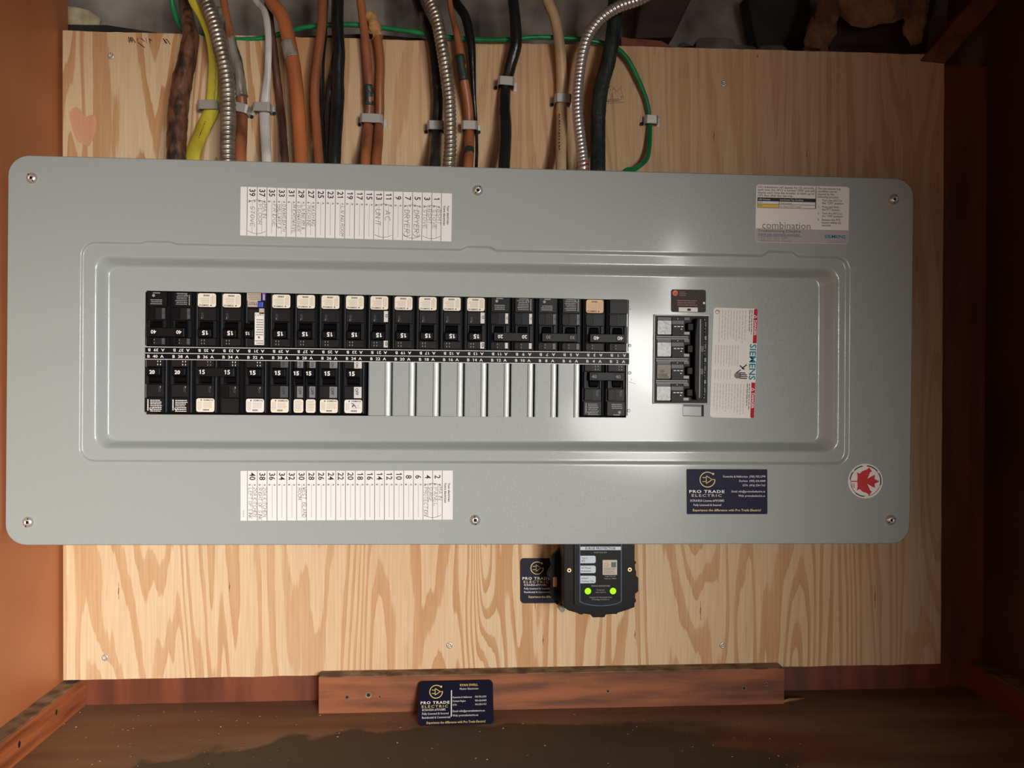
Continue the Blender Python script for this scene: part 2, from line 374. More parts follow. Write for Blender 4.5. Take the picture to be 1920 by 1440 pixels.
def floor_mat():
    m = mat('stained_shelf', (146, 114, 88), .6, rgb2=(120, 88, 66), scale=12, stretch=(.5, 3, 1), bump=.3, bscale=140)
    nt = m.node_tree; n = nt.nodes; L = nt.links; b = n['Principled BSDF']; src = b.inputs['Base Color'].links[0].from_socket
    tc = n.new('ShaderNodeTexCoord')
    # a dark spill with an irregular outline, and the red-brown board showing through to its right
    def blob(cx, cy, rx, ry, soft, amp, off):
        mp = n.new('ShaderNodeMapping'); mp.inputs['Location'].default_value = (-cx / rx, -cy / ry, 0); mp.inputs['Scale'].default_value = (1 / rx, 1 / ry, 0)
        L.new(tc.outputs['Object'], mp.inputs[0]); ln = n.new('ShaderNodeVectorMath'); ln.operation = 'LENGTH'; L.new(mp.outputs[0], ln.inputs[0])
        nz = n.new('ShaderNodeTexNoise'); nz.inputs['Scale'].default_value = 14; nz.inputs['Detail'].default_value = 4
        m2 = n.new('ShaderNodeMapping'); m2.inputs['Location'].default_value = (off, off, 0); L.new(tc.outputs['Object'], m2.inputs[0]); L.new(m2.outputs[0], nz.inputs[0])
        a = n.new('ShaderNodeMath'); a.operation = 'MULTIPLY_ADD'; a.inputs[1].default_value = amp; L.new(nz.outputs[0], a.inputs[0]); L.new(ln.outputs['Value'], a.inputs[2])
        r = n.new('ShaderNodeMapRange'); r.inputs['From Min'].default_value = 1 + amp / 2 + soft; r.inputs['From Max'].default_value = 1 + amp / 2 - soft
        L.new(a.outputs[0], r.inputs['Value']); return r.outputs[0]
    def mixc(f, a, c, k=1.0):
        x = n.new('ShaderNodeMix'); x.data_type = 'RGBA'; mu = n.new('ShaderNodeMath'); mu.operation = 'MULTIPLY'; mu.inputs[1].default_value = k
        L.new(f, mu.inputs[0]); L.new(mu.outputs[0], x.inputs[0]); L.new(a, x.inputs[6]); x.inputs[7].default_value = lin(c); return x.outputs[2]
    c1 = mixc(blob(.26, -.13, .16, .045, .3, .6, 3), src, (118, 52, 28), .75)
    c2 = mixc(blob(.0, -.15, .33, .092, .03, .75, 0), c1, (70, 62, 48), .92)
    c2 = mixc(blob(.20, -.085, .09, .03, .2, .6, 8), c2, (66, 52, 38), .6)
    # pale plaster crumbs and dust
    vo = n.new('ShaderNodeTexNoise'); vo.inputs['Scale'].default_value = 260; vo.inputs['Detail'].default_value = 1; L.new(tc.outputs['Object'], vo.inputs[0])
    r = n.new('ShaderNodeMapRange'); r.inputs['From Min'].default_value = .75; r.inputs['From Max'].default_value = .8; L.new(vo.outputs[0], r.inputs['Value'])
    L.new(mixc(r.outputs[0], c2, (150, 130, 100), .6), b.inputs['Base Color'])
    return m
sbox('floor', XL - .02, XR + .02, -1.86, YB + .02, ZF - .02, ZF, floor_mat(), **S)

# battens round the shelf edge (left, right) and the nailed strip at the back
def batten(name, xa, xb, z1, m, side):
    g = Geo(); x0, x1 = sorted((xa, xb))
    g.box(x0, x1, -.9, YB - .0002, ZF, z1, m); g.box(x0 + (0 if side > 0 else .001), x1 - (.001 if side > 0 else 0), -.9, YB - .0002, z1, z1 + .0008, M_DUST)
    return build(g, name, None, **S)
bl_ = batten('baseboard_left', XL, -.4520, -.3545, M_BATTEN, 1)
batten('baseboard_right', XR, XR - .022, -.3545, M_RED, -1)
g = Geo()
p0 = at(603, 1271, -.0005); p1 = at(1459, 1262, -.0005)
CLX0, CLX1, CLZ1 = p0.x, p1.x, -.3455
g.box(CLX0, CLX1, -.019, YB - .0005, ZF, CLZ1, M_CLEAT); g.box(CLX0, CLX1, -.0188, YB - .0005, CLZ1, CLZ1 + .0008, M_DUST)
cl = build(g, 'trim_1', None, .0012, **S)
def nailhole(px, py, Y, r, m, parent, name='nail_hole'):
    g = Geo(); c = at(px, py, Y); fr = Frame(c, Vector((.001, 0, 0)), Vector((0, 0, -.001))); fr.n = Vector((0, -1, 0))
    t_disc(g, fr, 0, 0, r, m, .0002, 14, -.0005); t_ring(g, fr, 0, 0, r * .6, r, M_DUST, .0003); return build(g, name, parent)
for px, py, r in ((651, 1307, 2.6), (691, 1303, 3.6), (712, 1306, 1.6), (1140, 1296, 2.4), (1395, 1290, 2.8), (1437, 1283, 2.0)): nailhole(px, py, -.019, r, M_DARKIN, cl)
for y_, z_, r in ((-.045, -.368, .0022), (-.115, -.370, .0024)):
    g = Geo(); n_ = 12
    vs = [(-.4519, y_ + r * math.cos(2 * math.pi * k / n_), z_ + r * 1.5 * math.sin(2 * math.pi * k / n_)) for k in range(n_)] + [(-.4516, y_, z_)]
    g.add(vs, [(k, (k + 1) % n_, n_) for k in range(n_)], M_DARKIN); build(g, 'nail_hole', bl_)
# wood splinter lying by the cleat end
g = Geo(); a = atz(1462, 1317, ZF + .0012); b_ = atz(1508, 1309, ZF + .0012)
g.tube([a, a.lerp(b_, .4) + Vector((0, 0, .001)), b_], [.0014, .0022, .0005], M_EDGE, 8, flat=.5)
o = build(g, 'wood_splinter'); o['label'] = 'pale wood splinter lying on the shelf at the end of the nailed strip'; o['category'] = 'splinter'
# plaster crumbs and shavings along the back of the shelf
g = Geo(); rc = random.Random(11)
for px, py in [(150, 1336), (154, 1341), (307, 1335), (365, 1335), (396, 1333), (212, 1373), (230, 1369), (146, 1424), (188, 1428), (418, 1347), (444, 1352), (487, 1344), (640, 1370), (636, 1375), (1205, 1352), (600, 1342), (250, 1350), (330, 1400), (1500, 1395), (900, 1372), (980, 1358)] + [(rc.uniform(120, 1500), rc.uniform(1336, 1438)) for _ in range(70)]:
    p = atz(px, py, ZF); r = rc.uniform(.0003, .0008); q = [Vector((rc.uniform(-1, 1), rc.uniform(-1, 1), rc.uniform(0, .8))) * r for _ in range(4)]
    if p.y < -.02 or px < 600: g.add([p + Vector((-r * 1.6, 0, 0)) + q[0], p + Vector((r, -r, 0)) + q[1], p + Vector((r, r, 0)) + q[2], p + Vector((0, 0, r * 1.3))], [(0, 1, 3), (1, 2, 3), (2, 0, 3), (0, 2, 1)], M_FOAM)
o = build(g, 'plaster_crumbs'); o['kind'] = 'stuff'; o['label'] = 'pale plaster crumbs scattered over the brown shelf'; o['category'] = 'crumbs'
# unseen board added out front to block light from the upper part
sbox('unseen_shade_board', XL - .02, XR + .02, -1.86, -1.84, .21, .68, M_RWALL, **S)
# rough masonry above and behind the plywood
def rough_plane(name, x0, x1, z0, z1, Y, m, amp, nx=90, nz=40, sc_=9):
    g = Geo(); vs = []
    for j in range(nz + 1):
        for i in range(nx + 1):
            x = x0 + (x1 - x0) * i / nx; z = z0 + (z1 - z0) * j / nz
            vs.append((x, Y + amp * (noise.noise(Vector((x * sc_, 0, z * sc_))) + .5 * noise.noise(Vector((x * sc_ * 3, 5, z * sc_ * 3)))), z))
    g.add(vs, [(j * (nx + 1) + i, j * (nx + 1) + i + 1, (j + 1) * (nx + 1) + i + 1, (j + 1) * (nx + 1) + i) for j in range(nz) for i in range(nx)], m, True)
    return build(g, name, None, **S)
rough_plane('wall_back_upper', XL - .22, XR, .37, .66, .105, M_STONE, .012)
sbox('ceiling', XL - .02, XR + .02, -1.84, .14, .66, .68, M_DARKWOOD, **S)
# dark sill behind the sheet's upper edge, then red-brown ledger
def strip_px(name, pts, Y, depth, m, bevel=.001, jit=.0, **kw):
    g = Geo(); P = []
    for px, py in pts:
        q = at(px, py, Y); P.append((q.x, q.z + random.uniform(-jit, jit)))
    g.prism(P, lambda a, c, h: Vector((a, Y - h, c)), -depth, 0, m); return build(g, name, None, bevel, **kw)
sl = strip_px('sill_board', [(116, 74), (505, 86), (505, 74), (470, 70), (330, 66), (200, 46), (124, 44)], .022, .07, M_BLKGREEN, jit=.001)
sl['label'] = 'black-green sill board running behind the plywood top at left'; sl['category'] = 'board'
sl = strip_px('ledger_board', [(508, 88), (1140, 104), (1140, 92), (990, 84), (760, 68), (690, 62), (508, 72)], .024, .07, M_DARKWOOD, jit=.001)
sl['label'] = 'dark old ledger board behind the cables, level with the plywood top'; sl['category'] = 'board'
sl = strip_px('brick_piece', [(1166, 104), (1268, 106), (1266, 90), (1240, 78), (1215, 74), (1180, 71), (1164, 70)], .026, .04, M_BRICK, jit=.0012)
sl['label'] = 'flat crumbling reddish brick behind the plywood top, right of the thick black cable'; sl['category'] = 'brick'
rub = [((1268, 1302, 80, 99), 'grey rubble stone touching the red brick above the plywood'), ((1300, 1350, 85, 100), 'small low rubble stone second from the red brick'),
       ((1304, 1380, 70, 88), 'flat long grey stone sitting on the rubble above the plywood'), ((1352, 1420, 84, 101), 'middle rubble stone in the row above the plywood'),
       ((1422, 1478, 84, 102), 'rightmost rubble stone next to the brown glass wool')]
for k, ((x0, x1, y0, y1), lb) in enumerate(rub):
    pts = [(x0, y1 + 4), (x1, y1 + 4), (x1 - 1, y0 + 5), (x1 - 9, y0 + 1), ((x0 + x1) / 2, y0 + random.uniform(-2, 2)), (x0 + 8, y0 + 1), (x0 + 1, y0 + 6)]
    o = strip_px('rubble_stone', pts, .028 + .003 * (k % 2), .05, M_RUBBLE, .002, .0008); o['label'] = lb; o['category'] = 'stone'; o['group'] = 'rubble stones above the plywood'
# foam bead at the left
g = Geo(); P = []
for px, py, r in ((112, 31, .008), (130, 32, .012), (150, 33, .0125), (168, 36, .010), (180, 40, .007), (189, 43, .004)):
    P.append((at(px, py, .055), r))
g.tube([p for p, r in P], [r for p, r in P], M_FOAM, 14, rfun=lambda d, t: 1 + .25 * noise.noise(Vector((d * 90, math.cos(t) * 2, math.sin(t) * 2))), flat=.7)
o = build(g, 'foam_bead'); o['label'] = 'pale yellow bead of foam in the gap at the upper left corner'; o['category'] = 'foam'
# joists and brace at the upper right
def beam(name, quad, Y, depth, m, label):
    g = Geo(); P = [(lambda q: (q.x, q.z))(at(a, b, Y)) for a, b in quad]
    g.prism(P, lambda a, c, h: Vector((a, Y - h, c)), -depth, 0, m); o = build(g, name, None, .002); o['label'] = label; o['category'] = 'beam'; o['group'] = 'roof timbers above the plywood'; return o
beam('joist', [(1190, 72), (1262, 70), (1300, -10), (1330, -60), (1205, -60), (1200, 10)], .05, .04, M_DARKWOOD, 'dark joist end sloping up right of the steel conduit bend')
beam('joist', [(1556, 100), (1738, 103), (1745, 40), (1760, -10), (1556, -12)], .045, .05, M_DARKWOOD, 'broad dark joist behind the brown glass wool at upper right')
beam('brace', [(1728, 112), (1775, 117), (1800, 88), (1905, -30), (1925, -60), (1860, -60), (1835, -14)], -.004, .03, mat('brace_wood', (128, 70, 50), .6, rgb2=(92, 48, 36), scale=20, stretch=(2, 1, 2)), 'reddish diagonal timber brace at the upper right corner')
# dark block of loose timber between the joists
beam('blocking', [(1420, 92), (1520, 100), (1520, -12), (1400, -12)], .07, .03, M_BLKGREEN, 'black blocking left of the glass wool')
def tuft(pts, Y, label, seed):
    g = Geo(); path = [at(px, py, Y) for px, py, r in pts]; rad = [r for _, _, r in pts]
    # resample
    P, Rr = [], []
    for i in range(len(path) - 1):
        for k in range(6): P.append(path[i].lerp(path[i + 1], k / 6)); Rr.append(rad[i] + (rad[i + 1] - rad[i]) * k / 6)
    P.append(path[-1]); Rr.append(rad[-1])
    g.tube(P, Rr, M_WOOL, 22, rfun=lambda d, t: 1 + .4 * noise.noise(Vector((d * 60 + seed, math.cos(t) * 1.8, math.sin(t) * 1.8))) + .22 * noise.noise(Vector((d * 200 + seed, math.cos(t) * 6, math.sin(t) * 6))), flat=.6)
    o = build(g, 'insulation_tuft'); o['label'] = label; o['category'] = 'insulation'; o['group'] = 'torn glass wool between the joists'
tuft([(1556, -30, .012), (1552, 20, .014), (1540, 60, .018), (1526, 96, .014)], .018, 'brown glass wool tuft hanging left of the broad joist down to the plywood', 1)
tuft([(1575, -14, .018), (1610, 12, .022), (1660, 16, .020), (1700, 6, .016)], .022, 'wide brown glass wool tuft lying across the broad joist', 9)
tuft([(1725, -30, .012), (1718, 20, .014), (1712, 56, .012), (1716, 82, .007)], .016, 'narrow brown glass wool tuft hanging beside the diagonal brace', 17)

# ------------------------------------------------------------------ plywood backboard
PX0, PX1, PZ0, PZ1, PT = -.46762, .58200, -.34997, .39953, .0155
g = Geo(); N = 120
top = []; bot = []
for i in range(N + 1):
    x = PX0 + (PX1 - PX0) * i / N
    top.append((x, PZ1 + .0012 * noise.noise(Vector((x * 18, 1, 0))) + .0006 * noise.noise(Vector((x * 90, 1, 3)))))
    bot.append((x, PZ0 + .0008 * noise.noise(Vector((x * 30, 7, 0)))))
right = [(PX1 + (.0012 * noise.noise(Vector((0, z * 30, 3)))), z) for z in [PZ0 + (PZ1 - PZ0) * k / 30 for k in range(1, 30)]]
outl = bot + right + list(reversed(top))
b0 = len(outl)
g.v += [(x, 0, z) for x, z in outl] + [(x, PT, z) for x, z in outl]
g.face(tuple(range(b0)), M_PLY); g.face(tuple(b0 + i for i in reversed(range(b0))), M_EDGE)
for i in range(b0):
    j = (i + 1) % b0; g.face((j, i, b0 + i, b0 + j), M_EDGE)
ply = build(g, 'plywood_backboard'); ply['label'] = 'large fir plywood sheet with vertical wavy grain behind the grey breaker box'; ply['category'] = 'board'
def screw(px, py, Y, r, name, parent, m, local=False, slot='square'):
    g = Geo(); c = (pl if local else at)(px, py, Y); prof = [(1.0, -.0003), (1.0, .0004), (.93, .0012), (.75, .0022), (.5, .0029), (.34, .0031)] if slot != 'square' else [(1, -.0003), (1, .0004), (.9, .0009), (.45, .001)]
    k_ = r / .0055 if slot != 'square' else 1; n_ = 24; b0 = 0
    vs = []
    for rr, hh in prof:
        for k in range(n_):
            th = 2 * math.pi * k / n_; q = rr * r
            if rr == prof[-1][0]:
                a4 = ((th + math.pi / 4) % (math.pi / 2)) - math.pi / 4; q = rr * r / max(abs(math.cos(a4)), .1) * .85
            vs.append((c.x + q * math.cos(th), c.y - hh * k_, c.z + q * math.sin(th)))
    rows = len(prof)
    for k in range(n_):   # recess wall and floor
        th = 2 * math.pi * k / n_; a4 = ((th + math.pi / 4) % (math.pi / 2)) - math.pi / 4; q = prof[-1][0] * r * .72 / max(abs(math.cos(a4)), .1)
        vs.append((c.x + q * math.cos(th), c.y - prof[-1][1] * k_ + .0014, c.z + q * math.sin(th)))
    fs = [(j * n_ + k, j * n_ + (k + 1) % n_, (j + 1) * n_ + (k + 1) % n_, (j + 1) * n_ + k) for j in range(rows) for k in range(n_)]
    g.add(vs, fs, m, True); g.face(tuple(rows * n_ + k for k in range(n_)), M_BLACK3)
    if slot == 'combo':
        ang = random.uniform(0, 3.1); fr = Frame(Vector((c.x, c.y - prof[-2][1] * k_, c.z)), Vector((1, 0, 0)), Vector((0, 0, -1))); fr.n = Vector((0, -1, 0))
        t_line(g, fr, [(-r * .8 * math.cos(ang), -r * .8 * math.sin(ang)), (-r * .4 * math.cos(ang), -r * .4 * math.sin(ang))], r * .16, M_BLACK3, .0000)
        t_line(g, fr, [(r * .8 * math.cos(ang), r * .8 * math.sin(ang)), (r * .4 * math.cos(ang), r * .4 * math.sin(ang))], r * .16, M_BLACK3, .0000)
    return build(g, name, parent)
for px, py in ((208, 105), (1357, 157), (197, 1233), (843, 1210), (1355, 1210)): screw(px, py, 0, .0038, 'screw', ply, M_STEEL)
M_PATCH = mat('pink_wood_patch', (222, 168, 132), .62, rgb2=(210, 154, 118), scale=20, stretch=(3, 1, .3))
g = Geo(); P = [(lambda q: (q.x, q.z))(at(a, b, 0)) for a, b in ((129, 210), (137, 203), (143, 200), (150, 205), (156, 215), (162, 219), (172, 215), (179, 217), (181, 228), (180, 243), (175, 260), (167, 275), (155, 271), (147, 267), (140, 256), (136, 243), (132, 228))]
g.prism(P, lambda a, c, h: Vector((a, -h, c)), -.0004, .00025, M_PATCH); build(g, 'veneer_patch', ply, label='pink boat-shaped veneer patch')
g = Geo(); fr = frame_px((1130, 150), (1200, 150), (1130, 210), 0, False); rr = random.Random(4)
for k in range(16): 
    a, t = rr.uniform(8, 38), rr.uniform(8, 34); t_line(g, fr, [(a, t), (a + rr.uniform(-10, 6), t + rr.uniform(3, 14))], .6, M_PEN, .0001)
for k in range(4): t_line(g, fr, [(rr.uniform(0, 10), rr.uniform(36, 44)), (rr.uniform(30, 44), rr.uniform(34, 42))], .7, M_PEN, .0001)
build(g, 'pencil_scribble', ply)
g = Geo(); fr = frame_px((240, 60), (320, 60), (240, 120), 0, False)
for k in range(22):
    a = rr.uniform(0, 75); t_line(g, fr, [(a, 10 + rr.uniform(-1, 2) + a * .05), (a + rr.uniform(-2, 8), 12 + rr.uniform(0, 8) + a * .05)], rr.uniform(.5, 1.6), M_DARKWOOD, .0001)
t_line(g, fr, [(19, 20), (24, 24), (31, 29)], 1.6, M_DARKWOOD, .0001)
build(g, 'scuff_mark', ply)
# knots / pitch streaks
M_PITCH = mat('pitch_streak', (150, 92, 56), .6)
for px, py, hgt in ((222, 1108, 16), (1003, 1128, 14), (1018, 1200, 10), (1313, 1145, 18), (1640, 1120, 22), (430, 1100, 9), (1338, 255, 12), (1420, 105, 4), (1512, 290, 10), (1190, 1190, 8)):
    fr = frame_px((px, py), (px + 10, py), (px, py + 10), 0, False); g = Geo()
    t_line(g, fr, [(0, -hgt), (.8, -hgt * .3)], .8, M_PITCH); t_line(g, fr, [(.8, -hgt * .3), (.2, hgt * .3)], 2.0, M_PITCH); t_line(g, fr, [(.2, hgt * .3), (1, hgt)], .9, M_PITCH); build(g, 'pitch_streak', ply)

# ------------------------------------------------------------------ the breaker box
BX = T(0, 0, 0)
box = empty('breaker_box', MP @ T(.005, 0, -.16), 'wide grey metal electrical distribution box mounted sideways on the plywood', 'electrical panel')
OFF = T(-.005, 0, .16)
def bpart(g, name, bevel=0, parent=None, **kw):
    o = build(g, name, parent or box, bevel, **kw)
    if parent is None: o.matrix_local = OFF
    return o
def loop(corners, Y, radii, n=7, tabs=None):
    """corners px TL TR BR BL on plane Y -> rounded loop in panel coordinates, counter-clockwise from the viewer starting at TL going down"""
    c = [pl(x, y, Y) for x, y in corners]; c = [Vector((q.x, q.z)) for q in c]
    order = [c[0], c[3], c[2], c[1]]; out = []
    for i in range(4):
        p, a, b = order[i], order[i - 1], order[(i + 1) % 4]
        d1 = (a - p).normalized(); d2 = (b - p).normalized(); r = radii
        cen = p + d1 * r + d2 * r; 
        for k in range(n + 1):
            th = math.pi / 2 * k / n
            out.append(cen - d2 * r * math.cos(th) - d1 * r * math.sin(th))
        if i == 3 and tabs:      # along the top edge from right to left
            q0 = order[3]; q1 = order[0]; L_ = (q1 - q0).length; d = (q1 - q0) / L_
            nrm = Vector((0, 1))
            for px0, px1, hh in sorted(tabs, key=lambda t: -t[1]):
                x0 = pl(px0, 460, Y).x; x1 = pl(px1, 460, Y).x
                for xx, off in ((x1 + .004, 0), (x1 + .0015, .25), (x1 - .0015, .75), (x1 - .004, 1), (x0 + .004, 1), (x0 + .0015, .75), (x0 - .0015, .25), (x0 - .004, 0)):
                    t = (xx - q0.x) / (q1.x - q0.x); out.append(q0.lerp(q1, t) + nrm * hh * off)
    return out
bm = bmesh.new()
def ringv(pts, Y): return [bm.verts.new((p.x, Y, p.y)) for p in pts]
def bridge(a, b, smooth=True):
    n = len(a)
    for i in range(n):
        f = bm.faces.new((a[i], a[(i + 1) % n], b[(i + 1) % n], b[i])); f.smooth = smooth
def fill(loops):
    es = []
    for lp in loops:
        for i in range(len(lp)):
            e = bm.edges.get((lp[i], lp[(i + 1) % len(lp)])) or bm.edges.new((lp[i], lp[(i + 1) % len(lp)])); es.append(e)
    r = bmesh.ops.triangle_fill(bm, use_beauty=True, use_dissolve=False, edges=es)
    for f in r['geom']:
        if isinstance(f, bmesh.types.BMFace):
            f.normal_update()
            if f.normal.y > 0: f.normal_flip()
            f.smooth = False
def scale_loop(pts, d):   # inset (d<0) / outset
    n = len(pts); out = []
    for i in range(n):
        a, b = pts[i - 1], pts[(i + 1) % n]; t = (b - a).normalized(); out.append(pts[i] + Vector((t.y, -t.x)) * d)
    return out
def step(outer, inner, Y0, Y1, prof):
    rows = []
    for t, s_ in prof: rows.append(ringv([o_.lerp(i_, t) for o_, i_ in zip(outer, inner)], Y0 + (Y1 - Y0) * s_))
    for a, b in zip(rows, rows[1:]): bridge(a, b)
    return rows[0], rows[-1]
fl = loop([(14.5, 290), (1714, 335), (1706, 1020), (9, 1022.5)], FL, .021)
tabs = [(268, 325, .0022), (870, 925, .0034), (1436, 1492, .0048)]
r1o = loop([(151, 452), (1594, 480), (1592, 873), (148, 866)], FL, .015, tabs=tabs)
r1i = loop([(155, 456), (1587, 486), (1585, 866), (153, 862)], FL, .0125, tabs=tabs)
SM = [(-.7, 0), (-.25, 0), (-.08, .02), (.1, .08), (.28, .21), (.42, .38), (.58, .62), (.72, .79), (.9, .92), (1.08, .98), (1.25, 1), (1.7, 1)]
s1o, s1i = step(r1o, r1i, FL, RI, SM)
r2 = loop([(178, 480), (1573, 504), (1571, 848), (177, 841)], RI, .013)
r3 = loop([(206, 500), (1536, 523), (1534, 829), (204, 826)], DI, .010)
SM2 = [(-.2, 0), (-.08, 0), (-.01, .012), (.06, .04), (.13, .085), (.21, .15), (.34, .29), (.66, .71), (.79, .85), (.87, .92), (.94, .965), (1.01, .99), (1.07, 1), (1.14, 1)]
s2o, s2i = step(r2, r3, RI, DI, SM2)
# rim folded back round the flange
flv = ringv(fl, FL + .0008); fl2 = ringv(scale_loop(fl, -.001), FL); bridge(flv, fl2); flb = ringv(fl, FL + .012); bridge(flb, flv, False)
fill([fl2, s1o]); fill([s1i, s2o])
def hole(quad, Y):
    q = [pl(x, y, Y) for x, y in quad]; return [Vector((q[i].x, q[i].z)) for i in (0, 3, 2, 1)]
HB = hole([(274.5, 545), (1175.5, 562), (1174, 783), (274, 777)], DI)
HM = hole([(1228, 591), (1328.5, 592), (1326, 758), (1226, 756)], DI)
hb = ringv(HB, DI); hm = ringv(HM, DI)
fill([s2i, hb, hm])
for h_ in (hb, hm):
    back = [bm.verts.new((v.co.x, DI + .0016, v.co.z)) for v in h_]
    n_ = len(h_)
    for i in range(n_): bm.faces.new((h_[(i + 1) % n_], h_[i], back[i], back[(i + 1) % n_]))
me = bpy.data.meshes.new('cover'); bm.normal_update(); bm.to_mesh(me); bm.free(); me.materials.append(M_PAINT)
cover = link('cover', me, box); cover.matrix_local = OFF
# welded box behind
g = Geo(); bx0, bx1, bz0, bz1 = -.445, .455, -.150, .2035; tk = .0015
g.box(bx0, bx1, -tk, -.0004, bz0, bz1, M_PAINT); g.box(bx0, bx1, FL + .004, -tk, bz1 - tk, bz1, M_PAINT); g.box(bx0, bx1, FL + .004, -tk, bz0, bz0 + tk, M_PAINT)
g.box(bx0, bx0 + tk, FL + .004, -tk, bz0 + tk, bz1 - tk, M_PAINT); g.box(bx1 - tk, bx1, FL + .004, -tk, bz0 + tk, bz1 - tk, M_PAINT)
bpart(g, 'enclosure')
g = Geo(); g.box(-.34, .40, -.052, -.050, -.10, .13, M_DARKIN); bpart(g, 'mounting_pan')
for px, py in ((60, 334), (896, 357), (1676, 374), (53, 979), (891, 975), (1670, 975)):
    screw(px, py, FL, .0056, 'cover_screw', cover, M_CHROME, True, 'combo')
for px, py in ((1181, 578), (1181, 648), (1181, 699), (1179, 770)):
    screw(px, py, DI, .0017, 'rivet', cover, M_CHROME, True, 'square')
g = Geo(); fr = frame_px((1179, 710), (1199, 710), (1179, 730), DI); t_line(g, fr, [(0, 6), (5, 7), (12, 10)], .6, M_PEN); t_line(g, fr, [(4, 3), (6, 1)], .7, M_PEN); build(g, 'scratch', cover)

# filler plates (blank positions 22 .. 6)
ff = [690.5, 735.5, 780.5, 825.5, 870.5, 914.5, 957.5, 1002, 1045.5, 1088.5]
for k in range(9):
    g = Geo(); a = pl(ff[k] + 1, 680, DI); b_ = pl(ff[k + 1] - .6, 680.5, DI); zt = pl(ff[k], 679 + k * .35, DI).z; zb = pl(ff[k], 779 + k * .4, DI).z
    x0, x1 = a.x, b_.x; w_ = x1 - x0
    cs = [(0, .0035), (0, -.0008), (.001, -.0014), (w_ * .70, -.0014), (w_ * .715, -.0018), (w_ * .73, -.0030), (w_ * .745, -.0031), (w_ * .79, -.00306), (w_ * .84, -.00288), (w_ * .90, -.00255), (w_ * .955, -.00205), (w_ - .0008, .0004), (w_ - .0003, .0035)]
    tilt = (math.atan((1.05 - x1) / 4.2) + math.atan(-x1 / .82)) / 2; u_, y_ = cs[6]; u_ = w_ * .74
    cs[6] = (u_, y_); kk = 7
    for dt in (-5, -1.2, 2.2, 6): u_ += w_ * .0535; y_ += math.tan(tilt + math.radians(dt)) * w_ * .0535; cs[kk] = (u_, y_); kk += 1
    for j, (u, y) in enumerate(cs):
        sl_ = .0012 if 4 < j < 10 else 0
        g.v += [(x0 + u, DI + y, zt), (x0 + u, DI + y, zb)]
    for j in range(len(cs) - 1): g.face((2 * j, 2 * j + 1, 2 * j + 3, 2 * j + 2), M_PAINT, False)
    g.face(tuple(2 * j for j in reversed(range(len(cs)))) [::-1], M_PAINT); g.face(tuple(2 * j + 1 for j in range(len(cs)))[::-1], M_PAINT)
    bpart(g, 'filler_plate')
# number strip
g = Geo(); fr = frame_px((272.5, 649.5), (1179.5, 660.5), (272.5, 675), DI - .0035)
W_ = fr.W; t_slab(g, fr, 0, 0, W_, 24, M_BLACK3, .0004, -.003)
# its lower band widens a hair to the right; three white rules
for t in (.3, 11.9, 23.4): t_rect(g, fr, 0, t, W_, t + 1.0, M_WHITE, .0005)
bpart(g, 'number_strip')
g = Geo(); x40 = pl(295, 668, DI - .0035)
pxs = {}
def colx(k): return s0x + k * .0254
s0x = -.32353 - .0002
for k in range(20):
    P = MP @ Vector((s0x + k * .0254, DI - .0035, .02)); 
    # pixel of this column: position along the strip in its own frame
    a = ((Vector((s0x + k * .0254, DI - .0035, fr.o.z)) - fr.o).dot(fr.u)) / fr.u.length_squared
    n1 = str(39 - 2 * k); n2 = str(40 - 2 * k)
    for s_, d in (('B', -12.2), (n2, 0), ('A', 12.2)): t_text(g, fr, s_, a + d, 21.0, 7.5, M_WHITE, .0006, 0, .016, 1.18, 'C')
    for s_, d in (('B', -12.2), (n1, 0), ('A', 12.2)): t_text(g, fr, s_, a + d, 3.9, 7.5, M_WHITE, .0006, 180, .016, 1.18, 'C')
bpart(g, 'strip_numbers')
# small bracket plate under the main breaker
g = Geo(); fr = frame_px((1280.5, 758), (1321, 759), (1280.5, 781), DI)
t_slab(g, fr, 0, 1, 34, 21, M_PAINT, .0008, -.001); t_rect(g, fr, 34, 0, 39, 22, M_BLACK3, .0004); t_rect(g, fr, 0, 20.6, 39, 22, M_BLACK3, .0003); t_slab(g, fr, 1, 0, 34, 4, M_BKGREY, .0016, -.001); bpart(g, 'bracket_tab')

# ---- labels and stickers on the cover
def sticker(name, g, **kw): return bpart(g, name, **kw)
def greekcol(): pass
